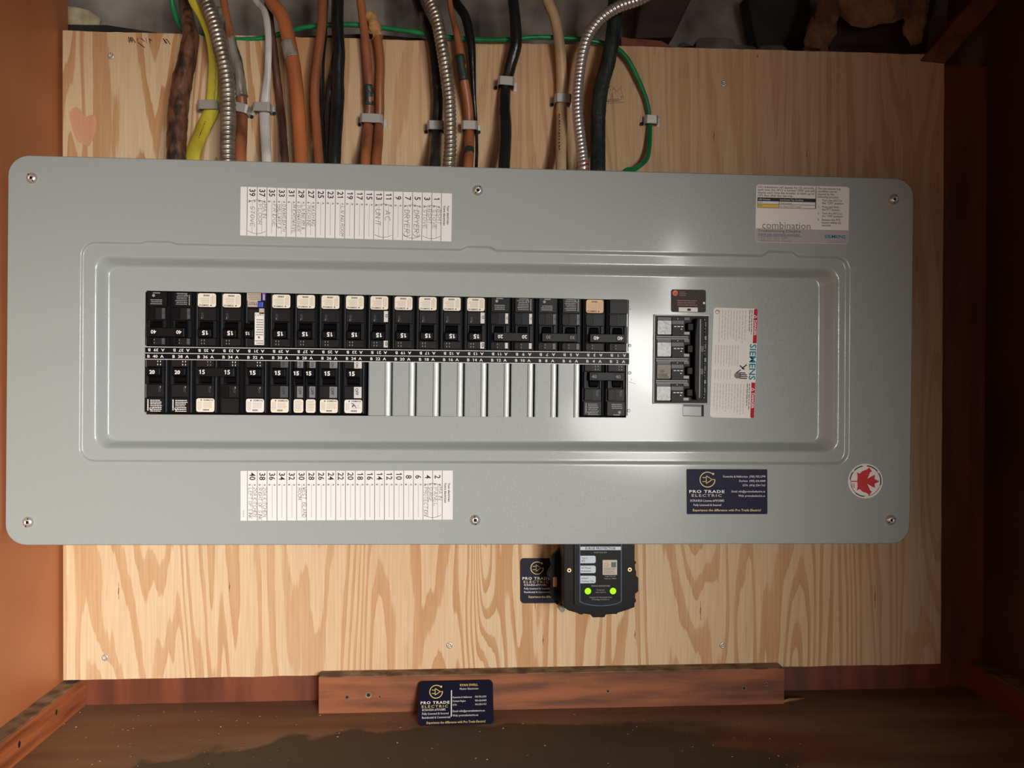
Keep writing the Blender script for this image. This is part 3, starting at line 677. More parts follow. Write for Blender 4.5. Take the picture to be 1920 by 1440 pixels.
# circuit directories
def directory(tl, tr, bl, odd):
    g = Geo(); fr = frame_px(tl, tr, bl, FL); W, H = fr.W, fr.H
    t_slab(g, fr, 0, 0, W, H, M_PAPER, .0002); base = sticker('circuit_directory', g, label='white directory of %s circuits' % ('odd' if odd else 'even'))
    g = Geo(); u = W / 397.0; c0 = 12.6 * u; cw = (W - c0 - 20 * u) / 20
    for k in range(21): t_rect(g, fr, c0 + k * cw - .45, 0, c0 + k * cw + .45, H, M_INK, .0003)
    for k in range(20):
        n_ = (39 if odd else 40) - 2 * k; x = c0 + k * cw; s_ = str(n_)
        t_text(g, fr, s_, x + cw * .30, (13 if len(s_) == 2 else 18 - .0) * 1.0, 15.5, M_INK, .0003, 90, .012, .98, 'C') if 0 else t_text(g, fr, s_, x + cw * .22, 4.5 if len(s_) == 2 else 9.5, 15.5, M_INK, .0003, 90, .016, .93)
        t_text(g, fr, 'A', x + cw * .66, 25.2, 5.2, M_INK, .0003, 90, .02); t_text(g, fr, 'B', x + cw * .14, 25.2, 5.2, M_INK, .0003, 90, .02)
        t_rect(g, fr, x + cw * .50, 25, x + cw * .53, H - 5, M_GREY, .0003)
    t_text(g, fr, 'Your electrician', W - 9, 24, 6.2, M_INK, .0003, 90, .02, .9); t_text(g, fr, 'Votre électricien', W - 16, 24, 6.2, M_INK, .0003, 90, .02, .9)
    if not odd: t_text(g, fr, '54709-B', 4, H - 20, 4, M_GREY, .0003, 90)
    sticker('printed_text', g, parent=base)
    g = Geo()
    def at_(n_): k = ((39 if odd else 40) - n_) / 2; return c0 + k * cw
    def two(n_, a, b=None, sz=6.6, adv=None):
        if a: hand(g, fr, a, at_(n_) + cw * .60, 31, sz, M_PEN, .62, adv)
        if b: hand(g, fr, b, at_(n_) + cw * .12, 32, sz, M_PEN, .62, adv)
    def par(n1, n2):    # bracket joining two rows: arc at top and bottom
        xa, xb = at_(n1) + cw * .9, at_(n2) + cw * .1
        for yy, sg in ((29, -1), (H - 9, 1)):
            t_line(g, fr, [(xa + (xb - xa) * q / 8, yy + sg * 5 * math.sin(math.pi * q / 8)) for q in range(9)], .7, M_PEN, .0004)
    if odd:
        two(1, 'BSMT.', 'STOVE', adv=7.5); two(3, 'BSMT', 'STOVE', adv=7.5); hand(g, fr, 'DRYER)', at_(5) + 3, 34, 9.5, M_PEN, .8, 9); hand(g, fr, 'DRYER)', at_(7) + 3, 34, 9.5, M_PEN, .8, 9)
        hand(g, fr, 'AC', at_(11) + 3, 36, 9.5, M_PEN, .8, 11); hand(g, fr, 'UNIT', at_(13) + 3, 34, 9.5, M_PEN, .8, 9.5)
        two(21, 'LIVING ROOM', None, 5.5, 6); two(27, 'WASHING', 'MACHINE', 6, 6.2); two(29, 'LIVING RM &', 'DISHWASHER', 5.6, 5.2); two(31, 'MICROWAVE', None, 7, 6.4)
        two(33, 'DINING,BATH', 'HALLWAY &', 6, 5.4); two(35, 'FRIDGE', None, 8, 8); two(37, 'MAIN', 'FLOOR', 7, 8); hand(g, fr, 'STOVE', at_(39) + 6, 36, 7.5, M_PEN, .7, 8)
        par(1, 3); par(5, 7); par(11, 13); par(37, 39)
    else:
        two(2, 'MAIN', 'PANEL', 7, 7.5); two(4, 'SURGE', 'PROTECTION', 6.6, 5.8); two(30, 'WEST ISLAND', 'ROOM', 6.4, 5.8)
        two(38, '20A KITCHEN', 'RIGHT OF SINK', 6.2, 5.6); two(40, '20A KITCHEN', 'LEFT OF SINK', 6.2, 5.6); par(2, 4)
    sticker('handwriting', g, parent=base, kind='stuff')
directory((451.3, 350), (847.5, 362.8), (450.2, 441.5), True)
directory((451.2, 883), (849, 882.3), (451.2, 976.3), False)
# arc-fault instruction label
g = Geo(); fr = frame_px((1418, 346), (1592.5, 350.5), (1416, 454), FL); W, H = fr.W, fr.H
t_slab(g, fr, 0, 0, W, H, M_STKW, .0002, 0, 5); base = sticker('instruction_label', g, label='white and grey troubleshooting label')
g = Geo(); pts = [p_ for p_ in rrect(.3, -H + .3, W - .3, -H * .5, 4.5, 6) if p_[1] < -H * .76] ; pts = sorted([p_ for p_ in pts if p_[0] > W / 2], key=lambda p_: p_[1]) + sorted([p_ for p_ in pts if p_[0] <= W / 2], key=lambda p_: -p_[1])
nr = len([p_ for p_ in pts if p_[0] > W / 2]); pts = pts[:nr] + [(W - .3, -H * .76), (.3, -H * .76)] + pts[nr:]
g.add([fr.p(a, -b, .0003) for a, b in pts], [tuple(range(len(pts)))], M_SGREY)
for k, s_ in enumerate(('LED indications will appear for (5) seconds', 'each time the AFCI is turned "ON" and will', 'display each time the breaker is reset up to', '(30) days after the last trip.')): t_text(g, fr, s_, 3, 6.2 + k * 5.3, 5.8, M_INK, .0004, 0, .006, 1.04)
for k, s_ in enumerate(('The last known trip', 'condition can be', 'cleared by the', 'following process:')): t_text(g, fr, s_, 115, 6.5 + k * 5.2, 5.6, M_INK, .0004, 0, .006, .98)
for k, (n_, a, b) in enumerate((('1.', 'Turn the AFCI to', 'the "OFF" position.'), ('2.', 'Press and hold', 'the PTT button.'), ('3.', 'Turn the AFCI to', 'the "ON" position.'), ('4.', 'Release the PTT', 'button within (3)'))):
    y = 28.5 + k * 12.2; t_text(g, fr, n_, 116, y, 5.4, M_INK, .0004, 0, .006, .8); t_text(g, fr, a, 124, y, 5.4, M_INK, .0004, 0, .006, .98); t_text(g, fr, b, 124, y + 5.2, 5.4, M_INK, .0004, 0, .006, .98)
t_text(g, fr, 'seconds.', 124, 28.5 + 3 * 12.2 + 10.4, 5.4, M_INK, .0004, 0, .006, .98)
t_rect(g, fr, 111, 1.5, 112.2, 43, M_INK, .0003); t_rect(g, fr, 2.5, 24, 111, 30.5, M_INK, .0003)
for y in (30.5, 36.4, 43): t_rect(g, fr, 2.5, y - .4, 111, y + .4, M_INK, .00035)
for x in (2.9, 43, 111): t_rect(g, fr, x - .4, 24, x + .4, 43, M_INK, .00035)
t_rect(g, fr, 3.3, 37, 42.6, 42.5, M_YEL, .0003)
t_text(g, fr, 'LED Indicator', 5, 29, 4.6, M_WHITE, .0004, 0, 0, .85); t_text(g, fr, 'Last Known Trip Condition', 45, 29, 4.6, M_WHITE, .0004, 0, 0, .85)
t_text(g, fr, 'OFF', 5, 35, 4.2, M_INK, .0004); t_text(g, fr, 'Overcurrent', 45, 35.3, 4.2, M_INK, .0004); t_text(g, fr, 'ON', 5, 41.2, 4.2, M_INK, .0004); t_text(g, fr, 'Arc Fault or PTT Tripped', 45, 41.5, 4.2, M_INK, .0004, 0, 0, .9)
t_text(g, fr, 'combination', 13, 82, 19, M_GREY, .0004, 0, .0, .97); t_text(g, fr, 'AFCI', 96, 90, 9, M_GREY2, .0004)
t_text(g, fr, 'Troubleshooting Checklist', 5, 88.6, 7, M_INK, .0004, 0, 0, 1.06)
M_LINKB = mat('link_blue', (60, 70, 130), .5)
t_text(g, fr, 'www.usa.siemens.com/afci', 5, 94.8, 6.4, M_LINKB, .0004, 0, .006, 1.14); t_rect(g, fr, 5, 95.6, 86, 96.3, M_LINKB, .0004)
t_text(g, fr, '1-800-333-7421  USA', 5, 101, 5.6, M_GREY, .0004, 0, .006, 1.12); t_text(g, fr, '1-888-303-3353  Canada', 5, 106.4, 5.6, M_GREY, .0004, 0, .006, 1.12)
t_text(g, fr, 'SIEMENS', 130, 97.5, 9, M_TEAL, .0004, 0, .016, 1.2); t_text(g, fr, '25213350 Rev. 02', 139, 106.2, 3.8, M_GREY, .0004)
sticker('printed_text', g, parent=base)
# danger label beside the main breaker (printed sideways)
g = Geo(); fr = frame_px((1338, 576.5), (1421, 579), (1331, 782.5), DI); W, H = fr.W, fr.H
t_slab(g, fr, 0, 0, W, H, M_STKW, .0002, 0, 6); base = sticker('danger_label', g, label='tall white danger label with two red bands')
g = Geo()
for y0, y1, ty in ((.5, 65, 10), (139, H - .5, 147)):
    t_rect(g, fr, W - 7.5, y0 + (5 if y0 < 1 else 0), W - .4, y1 - (0 if y0 < 1 else 5), M_REDP, .0003); t_slab(g, fr, W - 12 + 4.5, y0, W - .4, y0 + 12 if y0 < 1 else y1, M_REDP, .00034, .0002, 3) if y0 < 1 else t_slab(g, fr, W - 7.5, y1 - 12, W - .4, y1, M_REDP, .00034, .0002, 3)
    t_text(g, fr, 'DANGER', W - 6.3, ty + 12, 6.8, M_WHITE, .0004, 90, .02, 1.05)
    t_line(g, fr, [(W - 6.3, ty + 2), (W - 6.3, ty + 8), (W - 1.6, ty + 5)], 1.0, M_WHITE, .0004, True)
    t_greek(g, fr, W - 17, y0 + 2, W - 9, min(y0 + 52, H - 10), 2, M_GREY, .0003, True, .45)
t_text(g, fr, 'SIEMENS', W - 12.5, 68, 16.5, M_TEAL, .0004, 90, .02, 1.1)
t_greek(g, fr, 9, 4, W - 20, 66, 10, M_GLAREPRINT, .0003, True, .32)
t_greek(g, fr, 4, 70, W - 32, 112, 9, M_GLAREPRINT, .0003, True, .3)
t_greek(g, fr, 4, 116, 38, 136, 6, M_GLAREPRINT, .0003, True, .3)
t_greek(g, fr, 4, 142, W - 19, H - 6, 11, M_GLAREPRINT, .0003, True, .32)
# hand and spark pictogram
hx, hy = W - 34, 126
t_disc(g, fr, hx, hy, 6.5, M_GREY, .0003, 18, ry=6)
for k, l in enumerate((9, 12, 13, 12)): t_line(g, fr, [(hx + 4, hy - 5 + k * 3.4), (hx + 5 + l, hy - 5 + k * 3.4 + .5)], 2.0, M_INK, .0004)
t_line(g, fr, [(hx - 2, hy - 5), (hx + 5, hy - 10)], 2, M_INK, .0004)
t_line(g, fr, [(hx + 4, hy - 18), (hx + 12, hy - 12), (hx + 8, hy - 13), (hx + 16, hy - 20)], 2.2, M_INK, .0004)
t_ring(g, fr, 7, 8, 3.2, 3.9, M_INK, .0003, 18)
t_text(g, fr, 'E', 5.4, 5.5, 6, M_INK, .0003, 90)
sticker('printed_text', g, parent=base)
# dark taupe sticker above the main breaker
g = Geo(); fr = frame_px((1258, 542.5), (1323.5, 543.5), (1258, 585), DI); W, H = fr.W, fr.H
t_slab(g, fr, 0, 0, W, H, M_TAUPE, .0002, 0, 4); base = sticker('certification_sticker', g, label='small dark taupe sticker with orange disc')
g = Geo(); t_disc(g, fr, 8, 7, 5.2, M_ORG, .0003)
for k in range(3): t_line(g, fr, [(5, 8.8 + k * 1.4 - 2), (9, 5.8 + k * 1.8), (12.6, 7 + k * 1.6)], .6, M_TAUPE, .0004)
t_greek(g, fr, 16, 3, 30, 13, 3, M_FAINT, .0003); t_greek(g, fr, 12, 19, 50, 31, 3, M_FAINT, .0003); t_rect(g, fr, 14.5, 33.5, 50, 41.5, M_STKW, .0003); t_rect(g, fr, 30.5, 35.5, 37, 40, M_INK, .00035)
t_disc(g, fr, 62, 25, 2.2, M_WHITE, .0003, 8)
sticker('printed_text', g, parent=base)

def plug_logo(g, fr, cx, cy, r, m, wd):
    t_ring(g, fr, cx, cy, r - wd / 2, r + wd / 2, m, .0005, 36, 0, 305)
    t_disc(g, fr, cx + r * math.cos(math.radians(-50)) + wd, cy + r * math.sin(math.radians(-50)), wd * 1.35, m, .0005, 12)
    t_line(g, fr, [(cx - r * .15, cy - r * .52), (cx - r * .15, cy + r * .52), (cx + r * .62, cy)], wd * .8, m, .0005, True)
    for s_ in (-.27, .27): t_line(g, fr, [(cx - r * .65, cy + s_ * r), (cx - r * .15, cy + s_ * r)], wd * .8, m, .0005)
    t_line(g, fr, [(cx + r * .62, cy), (cx + r, cy)], wd * .8, m, .0005)
# company sticker on the cover
g = Geo(); fr = frame_px((1287, 879.5), (1438.5, 880), (1287.5, 964), FL); W, H = fr.W, fr.H
t_slab(g, fr, 0, 0, W, H, M_NAVY, .0002, 0, 2); base = sticker('company_sticker', g, label='navy rectangular sticker with gold plug emblem')
g = Geo(); plug_logo(g, fr, 39, 19.5, 14, M_GOLD, 1.5)
t_text(g, fr, 'PRO TRADE', 39, 44.5, 7.4, M_WHITE, .0004, 0, .02, 1.5, 'C', .12); t_text(g, fr, 'ELECTRIC', 39, 51.8, 7.0, M_GOLD2, .0004, 0, .008, 1.55, 'C', .2)
t_text(g, fr, 'ECRA/ESA License #7015882', 7, 61, 5.7, M_WHITE, .0004, 0, .0, .93); t_text(g, fr, 'Fully Licensed & Insured', 13, 69, 5.7, M_WHITE, .0004, 0, 0, .93)
t_text(g, fr, 'Experience the difference with Pro Trade Electric!', W / 2, 79, 6.3, M_GOLD, .0004, 0, .008, 1.0, 'C')
for k, s_ in enumerate(('Kawartha & Haliburton  (705) 702-2799', 'Durham  (905) 626-8449', 'GTA  (416) 254-1161')): t_text(g, fr, s_, W - 3, 15.5 + k * 8.2, 5.6, M_WHITE, .0004, 0, 0, .88, 'R')
t_text(g, fr, 'Email: info@protradeelectric.ca', W - 4, 43.5, 5.6, M_WHITE, .0004, 0, 0, .88, 'R'); t_text(g, fr, 'Web: protradeelectric.ca', W - 4, 51.7, 5.6, M_WHITE, .0004, 0, 0, .88, 'R')
sticker('printed_text', g, parent=base)
# round maple leaf sticker
g = Geo(); fr = frame_px((1589, 869), (1655, 869), (1589, 935), FL)
t_disc(g, fr, 33.5, 33, 32.6, M_STKW, .0002, 48, 0); base = sticker('maple_leaf_sticker', g, label='round white sticker with red maple leaf')
g = Geo()
for a0, a1 in ((-86, 20), (25, 80), (90, 175), (182, 262)): t_ring(g, fr, 33.5, 33, 27.8, 28.7, M_INK, .0003, 48, a0, a1)
for a0, a1 in ((-84, -40), (-30, 15), (95, 130), (185, 215), (225, 258)): t_ring(g, fr, 33.5, 33, 28.7, 29.9, M_INK, .0003, 60, a0, a1)
# leaf drawn lying on its side: stem to the left, tip to the right (axis x, half outline mirrored)
half = [(25, 0), (17, 4.2), (16.2, 3.0), (17.6, 11.2), (13.0, 9.6), (3.8, 4.6), (8.8, 16.0), (12.2, 17.4), (9.8, 20.0), (7.4, 24.4) , (3.2, 20.6), (-4.4, 18.0), (-9.6, 13.4), (-14.5, 15.6), (-13.4, 8.0), (-14.0, .9), (-26, .9)]
half = [(x * 1.06, y * 1.08) for x, y in half]; pts = [(33 + x, -(33.5 + y)) for x, y in half] + [(33 + x, -(33.5 - y)) for x, y in reversed(half[1:])]
g.prism(list(reversed(pts)), lambda a, c, h: fr.p(a, -c, h), .0002, .0004, M_LEAF)
t_greek(g, fr, 7, 37, 14, 47, 3, M_FAINT, .0003, True)
sticker('printed_text', g, parent=base)

# ------------------------------------------------------------------ circuit breakers
# local frame: origin on the dish plane at the strip end, x right, z up; sizes in mm with d = distance from the strip
def mmbox(g, x0, x1, y0, y1, d0, d1, m): g.box(x0 / 1e3, x1 / 1e3, y0 / 1e3, y1 / 1e3, -d1 / 1e3, -d0 / 1e3, m)
def case_geo(xc=0, wd=25.4, narrow=False, style=0, dark=1):
    g = Geo(); a = xc - wd / 2 + .25; b = xc + wd / 2 - .25
    mmbox(g, a, b, .6, 26, .3, 56.5, M_BLACK)
    L_ = a + (1.5 if narrow else 2.6); R_ = b - (1.2 if narrow else 4.0)
    mmbox(g, L_, R_, -3.0, .6, 1.2, 9.0, M_BLACK2); mmbox(g, L_, R_, -3.0, .6, 27.5, 40.2, M_BLACK2)
    mmbox(g, L_ - .8, R_ + .4, -2.6, .6, 41.0, 56.3, M_BLACK)
    mmbox(g, L_ - .6, L_ + (1.0 if narrow else 3.0), -3.2, .6, 9.2, 27.2, M_BLACK2); mmbox(g, R_ - (.6 if narrow else 2.2), R_, -3.2, .6, 9.2, 27.2, M_BLACK2)
    mmbox(g, L_ + 1, R_ - .6, -.4, .6, 9.2, 27.2, M_BLACK3)
    if style == 1 and not narrow:
        s_ = -1 if dark < 0 else 1; c0_ = -8.6 if s_ > 0 else .6
        mmbox(g, xc + (1.2 if s_ < 0 else -9.4), xc + (9.2 if s_ < 0 else -1.4), -3.3, .6, 28.5, 39.6, M_BLACK3); mmbox(g, xc + (1.8 if s_ < 0 else -9.0), xc + (9.0 if s_ < 0 else -1.8), -3.2, .6, 1.8, 8.4, M_BLACK3)
    if not narrow:
        mmbox(g, b - 3.0, b - 2.2, -2.0, .6, .6, 56.3, M_BKGREY if style == 0 else M_BLACK2); mmbox(g, b - 1.2, b - .5, -1.2, .6, .6, 56.3, M_BLACK2)
        mmbox(g, a + .3, a + 1.0, -1.0, .6, .6, 56.3, M_BLACK2)
    return g
def toggle_geo(x0, x1, tie=None):
    g = Geo()
    prof = [(9.4, -1), (9.6, -8.2), (10.2, -9.2), (17.4, -9.6), (18.6, -8.6), (19.6, -5.2), (24.6, -3.6), (26.2, -.2), (26.2, .8), (9.4, .8)]
    for a, b in ([(x0, x1)] if tie is None else tie[0]):
        q = [(-d / 1e3, y / 1e3) for d, y in prof]; n_ = len(q)
        vs = [(a / 1e3, y, z) for z, y in q] + [(b / 1e3, y, z) for z, y in q]
        fs = [(i, (i + 1) % n_, n_ + (i + 1) % n_, n_ + i) for i in range(n_)] + [tuple(reversed(range(n_))), tuple(n_ + i for i in range(n_))]
        g.add(vs, fs, M_BLACK3)
    if tie:
        mmbox(g, x0, x1, -11.6, -6.0, 9.6, 18.8, M_BLACK)
    bmx = bmesh.new()
    return g
def fixn(o):
    bmx = bmesh.new(); bmx.from_mesh(o.data); bmesh.ops.recalc_face_normals(bmx, faces=bmx.faces); bmx.to_mesh(o.data); bmx.free(); return o
def sticker_geo(g, fr, x0, x1, d0, d1, m, brand=True, hand5=False):
    t_slab(g, fr, x0, d0, x1, d1, m, .0002, 0, 2.2, 4)
    w = x1 - x0; hgt = d1 - d0
    if w > 12:
        t_text(g, fr, 'SIEMENS', x0 + w * .40, d0 + 2.6, 2.5, M_INK, .0003, 0, .012, 1.1); t_disc(g, fr, x0 + w * .27, d0 + 1.7, .75, M_INK, .0003, 8)
        t_greek(g, fr, x0 + w * .38, d0 + 3.6, x1 - 1.2, d0 + hgt * .70, 5, M_GREY2, .0003); t_greek(g, fr, x0 + 1.2, d0 + 3.2, x0 + w * .30, d1 - 1.5, 3, M_GREY2, .0003, True)
        t_greek(g, fr, x0 + w * .36, d1 - 3.2, x0 + w * .72, d1 - 1.2, 1, M_GREY, .0003, th=.9)
    else:
        t_greek(g, fr, x0 + 1.2, d0 + 1.2, x1 - 1.0, d1 - 1.5, 7, M_GREY2, .0003)
    if hand5: t_line(g, fr, [(x0 + w * .38, d0 + 4), (x0 + w * .52, d0 + 4.5), (x0 + w * .44, d0 + 7.5), (x0 + w * .56, d0 + 5.6), (x0 + w * .66, d0 + 8.6)], .7, mat('blue_pen', (30, 40, 90), .5), .0004)
def build_breaker(root, poles=(0,), amp='15', stk=('cream',), tabs='dark', numsize=6.2, numm=None, dark=1, hand5=False, ties=True, label_style='sticker', narrow=False, nums=None, togw=6.6):
    numm = numm or M_WHITE
    for i, xc in enumerate(poles):
        o = build(case_geo(xc, 25.4 if not narrow else 12.7, narrow, 0 if stk[i] in ('cream', 'white', 'inkw') else 1, dark), 'case', root, .00035, 1)
        x0, x1 = (xc - 9.6, xc + 8.9) if not narrow else (xc - 5.1, xc + 4.9)
        fr = frame_mm(0, -.0026, 0); g = Geo()
        if stk[i] in ('cream', 'white', 'orange'):
            sticker_geo(g, fr, x0, x1, 41.5, 55.6, {'cream': M_STK, 'white': M_STKW, 'orange': M_STKO}[stk[i]], hand5=hand5)
            build(g, 'rating_sticker', root)
        elif stk[i] in ('ink', 'inkw'):
            mm = M_WHITE if stk[i] == 'inkw' else M_LGREY
            if i == 0:
                t_greek(g, fr, x0 + 4, 43, x1 - 2, 56, 7, mm, .0002); t_ring(g, fr, x0 + 5.0, 52.5, 1.2, 1.7, mm, .0002, 14); t_greek(g, fr, x0 + .5, 43, x0 + 3, 56, 1, mm, .0002, True)
            else:
                t_greek(g, fr, x0 + 4, 43, x1 - 2, 49, 3, mm, .0002); t_disc(g, fr, xc + 3, 52.5, 1.5, mm, .0002, 12); t_greek(g, fr, x0 + 6, 54, x1 - 5, 56.4, 1, mm, .0002)
            build(g, 'moulded_print', root)
        elif stk[i] == 'blank':
            t_slab(g, fr, x0 + 1, 42, x1 - 1, 56.5, M_BLACK2, .0003); build(g, 'blank_pad', root)
        # on / off windows
        fr = frame_mm(0, -.003, 0); g = Geo(); tk_ = tabs[i] if isinstance(tabs, (tuple, list)) else tabs
        wx0, wx1 = (xc + .3, xc + 8.2) if not narrow else (xc - 1.5, xc + 4.6)
        if tk_ in ('grey', 'white', 'dimgrey'):
            m_ = {'grey': M_TAB, 'white': M_TABW, 'dimgrey': M_BKGREY}[tk_]
            t_slab(g, fr, wx0, 1.6, wx1, 8.6, m_, .0004); tm = M_INK
            t_text(g, fr, 'ON', wx0 + 1.6, 2.2, 3.8, tm, .0006, 90, .02, .95); build(g, 'on_tab', root); g = Geo(); t_slab(g, fr, wx0, 28, wx1, 39.8, m_, .0004); t_text(g, fr, 'OFF', wx0 + 1.6, 29.6, 4.2, tm, .0006, 90, .02, 1.0)
        else:
            tm = M_LGREY if tk_ == 'dark' else M_WHITE
            for dx in (1.5, 4.3):
                for dy in (2.8, 6.0): t_rect(g, fr, xc + dx, dy, xc + dx + .7, dy + 1.5, tm, .0002)
            build(g, 'on_marks', root); g = Geo()
            t_text(g, fr, 'OFF', wx0 + 2.2, 29.6, 3.6, M_BKGREY, .0002, 90, .0, 1.0)
            t_rect(g, fr, xc + 4.4, 29.2, xc + 5.0, 31.2, tm, .0002)
        build(g, 'off_tab', root)
        if dark < 0 and stk[i] == 'ink':
            m_ = M_TABW if amp == '20' else M_BKGREY; fr = frame_mm(0, -.0038, 0)
            g = Geo(); t_slab(g, fr, xc - 9.2, 28.6, xc - 6.2, 39.4, m_, .0005); t_text(g, fr, 'D', xc - 8.8, 35.6, 3.6, M_INK, .0007, 0, .01, .8); build(g, 'window_tab', root)
            g = Geo(); t_slab(g, fr, xc - 9.2, 2.2, xc - 6.2, 8.2, m_, .0005); build(g, 'window_tab', root)
    if len(poles) == 2 and ties:
        tw = togw - .6
        tg = toggle_geo(poles[0] - tw, poles[1] + tw, ([(poles[0] - tw + 1.2, poles[0] + tw - 1.2), (poles[1] - tw + 1.2, poles[1] + tw - 1.2)],))
        fixn(build(tg, 'tie_handle', root, .0006, 2)); face = -.0116
        g = Geo(); fr = frame_mm(0, face, 0)
        for xc in poles:
            t_slab(g, fr, xc - 4.2, 10.4, xc + 3.4, 17.6, M_BLACK3, .0003); t_text(g, fr, amp, xc - .4, 16.2, numsize, numm, .0005, 0, .02 if numm is M_WHITE else 0, 1.05, 'C')
        build(g, 'rating_number', root)
    else:
        for xc in poles:
            tg = toggle_geo(xc - togw, xc + togw) if not narrow else toggle_geo(xc - 4.0, xc + 4.0)
            fixn(build(tg, 'toggle', root, .0006, 2)); g = Geo(); fr = frame_mm(0, -.0096, 0)
            t_text(g, fr, amp, xc - .6, 16.4, numsize, numm, .0003, 0, .035, 1.05, 'C'); build(g, 'rating_number', root)

ZT = pl(700, 654.5, DI).z; ZBt = pl(700, 676, DI).z
def slot_m(k, top, poles=1):
    """matrix of a breaker whose leftmost column (seen in the photo) is k"""
    x = s0x + k * .0254 + (.0127 if poles == 2 else 0)
    if top: return MP @ T(x, DI, ZT) @ Matrix.Rotation(math.pi, 4, 'Y')
    return MP @ T(x, DI, ZBt)
def brk(k, top, label, poles=1, group=None, **kw):
    o = empty('circuit_breaker', slot_m(k, top, poles), label, 'breaker', group or ('breakers of the upper row' if top else 'breakers of the lower row'))
    build_breaker(o, poles=(0,) if poles == 1 else (-12.7, 12.7), **kw); return o
def col(n): return (39 - n) // 2 if n % 2 else (40 - n) // 2
GU, GD = 'breakers of the upper row', 'breakers of the lower row'
brk(col(39), True, 'double-pole breaker at the far left of the upper row', 2, dark=-1, amp='40', stk=('ink', 'ink'), numsize=5.2)
b35 = brk(col(35), True, 'single breaker with cream sticker next to the leftmost double-pole breaker, upper row', 1, stk=('cream',))
for n_, lb in ((33, 'breaker with cream sticker directly left of the arc fault breaker'), (29, 'breaker with cream sticker directly right of the arc fault breaker'), (27, 'second breaker right of the arc fault breaker, in line above the slim tandem pair'),
              (25, 'upper breaker exactly opposite the lower one with pale grey tabs'), (23, 'upper breaker opposite the pen-marked lower one, last above a lower breaker'), (19, 'first of three plain breakers between the two with white tabs'),
              (17, 'middle of three plain breakers between the two with white tabs'), (15, 'last of three plain breakers between the two with white tabs')):
    dup(b35, slot_m(col(n_), True), lb, GU)
def white_tabs(o):
    g = Geo(); fr = frame_mm(0, -.0032, 0)
    t_slab(g, fr, -9.6, 28.5, -5.4, 40.0, M_TABW, .0004); t_text(g, fr, 'D', -9.0, 36.5, 4.5, M_INK, .0006, 0, .02, .8); build(g, 'off_tab', o, label='white tab')
    g = Geo(); t_slab(g, fr, -9.6, 1.8, -5.4, 8.8, M_TABW, .0004); t_text(g, fr, '0', -8.9, 7.6, 6, M_INK, .0006, 0, .02, .75); build(g, 'on_tab', o, label='white tab')
b21 = brk(col(21), True, 'left one of two upper breakers with white tabs, above the first grey filler plate', 1, stk=('cream',)); white_tabs(b21)
b13 = dup(b21, slot_m(col(13), True), 'right one of two upper breakers with white tabs, left of a double-pole breaker', GU)
# arc fault breaker 31
b31 = empty('circuit_breaker', slot_m(col(31), True), 'arc fault breaker with blue test button and long white label', 'breaker', GU)
build(case_geo(0, 25.4), 'case', b31, .00035, 1)
fixn(build(toggle_geo(1.5, 10.5), 'toggle', b31, .0006, 2))
g = Geo(); fr = frame_mm(0, -.0096, 0); t_text(g, fr, '15', 7, 15.8, 4.6, M_WHITE, .0003, 0, .02, 1, 'C'); build(g, 'rating_number', b31)
g = Geo(); fr = frame_mm(0, -.0030, 0)
t_slab(g, fr, -4.8, 48.6, 9.4, 56.6, M_SILV, .0005); t_slab(g, fr, -1.6, 42.2, 8.6, 48.6, M_SILV, .0005); t_text(g, fr, 'TEST', 3.5, 47.2, 4.2, M_INK, .0007, 0, .01, 1.0, 'C'); t_greek(g, fr, -4, 49.2, 8.6, 56.2, 4, M_GREY, .0006); build(g, 'test_label', b31)
g = Geo(); t_slab(g, fr, -9.6, 49, -6.4, 56.8, M_PURP, .0006); t_greek(g, fr, -9.0, 49.6, -7.0, 56, 2, M_WHITE, .0008, True); build(g, 'purple_tag', b31, label='purple tag')
g = Geo(); mmbox(g, -7.6, -2.6, -6.2, -2.6, 41.6, 47.4, M_BLUE); build(g, 'test_button', b31, .0005, label='blue test button')
g = Geo(); fr = frame_mm(0, -.0052, 0); t_slab(g, fr, -8.8, 35, -3.8, 40.6, M_SILV, .0005, -.002); t_slab(g, fr, -8.8, 2.6, .6, 36.2, M_STKW, .0005, -.002)
t_text(g, fr, 'CAFCI', -4, 35.0, 3.2, M_INK, .0007, 0, 0, .95, 'C'); t_greek(g, fr, -8.2, 12, 0, 30, 7, M_GREY, .0006); t_greek(g, fr, -8.2, 3.2, 0, 8, 2, M_GREY, .0006); t_text(g, fr, 'e', -4.6, 11.4, 4.4, M_INK, .0007, 0, .03); build(g, 'long_white_label', b31, label='long white label')
brk(col(11), True, 'upper double-pole breaker marked twenty, right beside the single ones with stickers', 2, dark=-1, amp='20', stk=('ink', 'ink'), numsize=5.2, numm=M_WHITE); 
brk(col(7), True, 'upper double-pole breaker marked thirty on its tie handle', 2, dark=-1, amp='30', stk=('ink', 'ink'), numsize=5.2, numm=M_LGREY)
b3 = brk(col(3), True, 'double-pole breaker with one orange sticker, rightmost of the upper row', 2, dark=-1, amp='40', stk=('blank', 'orange'), numsize=5.6)
brk(col(40), False, 'breaker with bright white print, leftmost of the lower row', amp='20', stk=('inkw',), numsize=5.2, tabs='bright')
brk(col(38), False, 'breaker with bright white print, second from the left in the lower row', amp='20', stk=('inkw',), numsize=5.2, tabs='bright')
brk(col(36), False, 'lower double-pole breaker with a sticker on its left pole only', 2, amp='15', stk=('cream', 'blank'), tabs=('dark', 'bright'))
brk(col(32), False, 'lower single breaker with white sticker and dark tabs, below the arc fault breaker', stk=('white',), tabs='bright')
brk(col(30), False, 'lower breaker with dull grey tabs directly left of the slim tandem pair', stk=('cream',), tabs='dimgrey')
o = empty('tandem_breaker', slot_m(col(28), False), 'tandem pair of slim breakers with two small stickers in the lower row', 'breaker', GD)
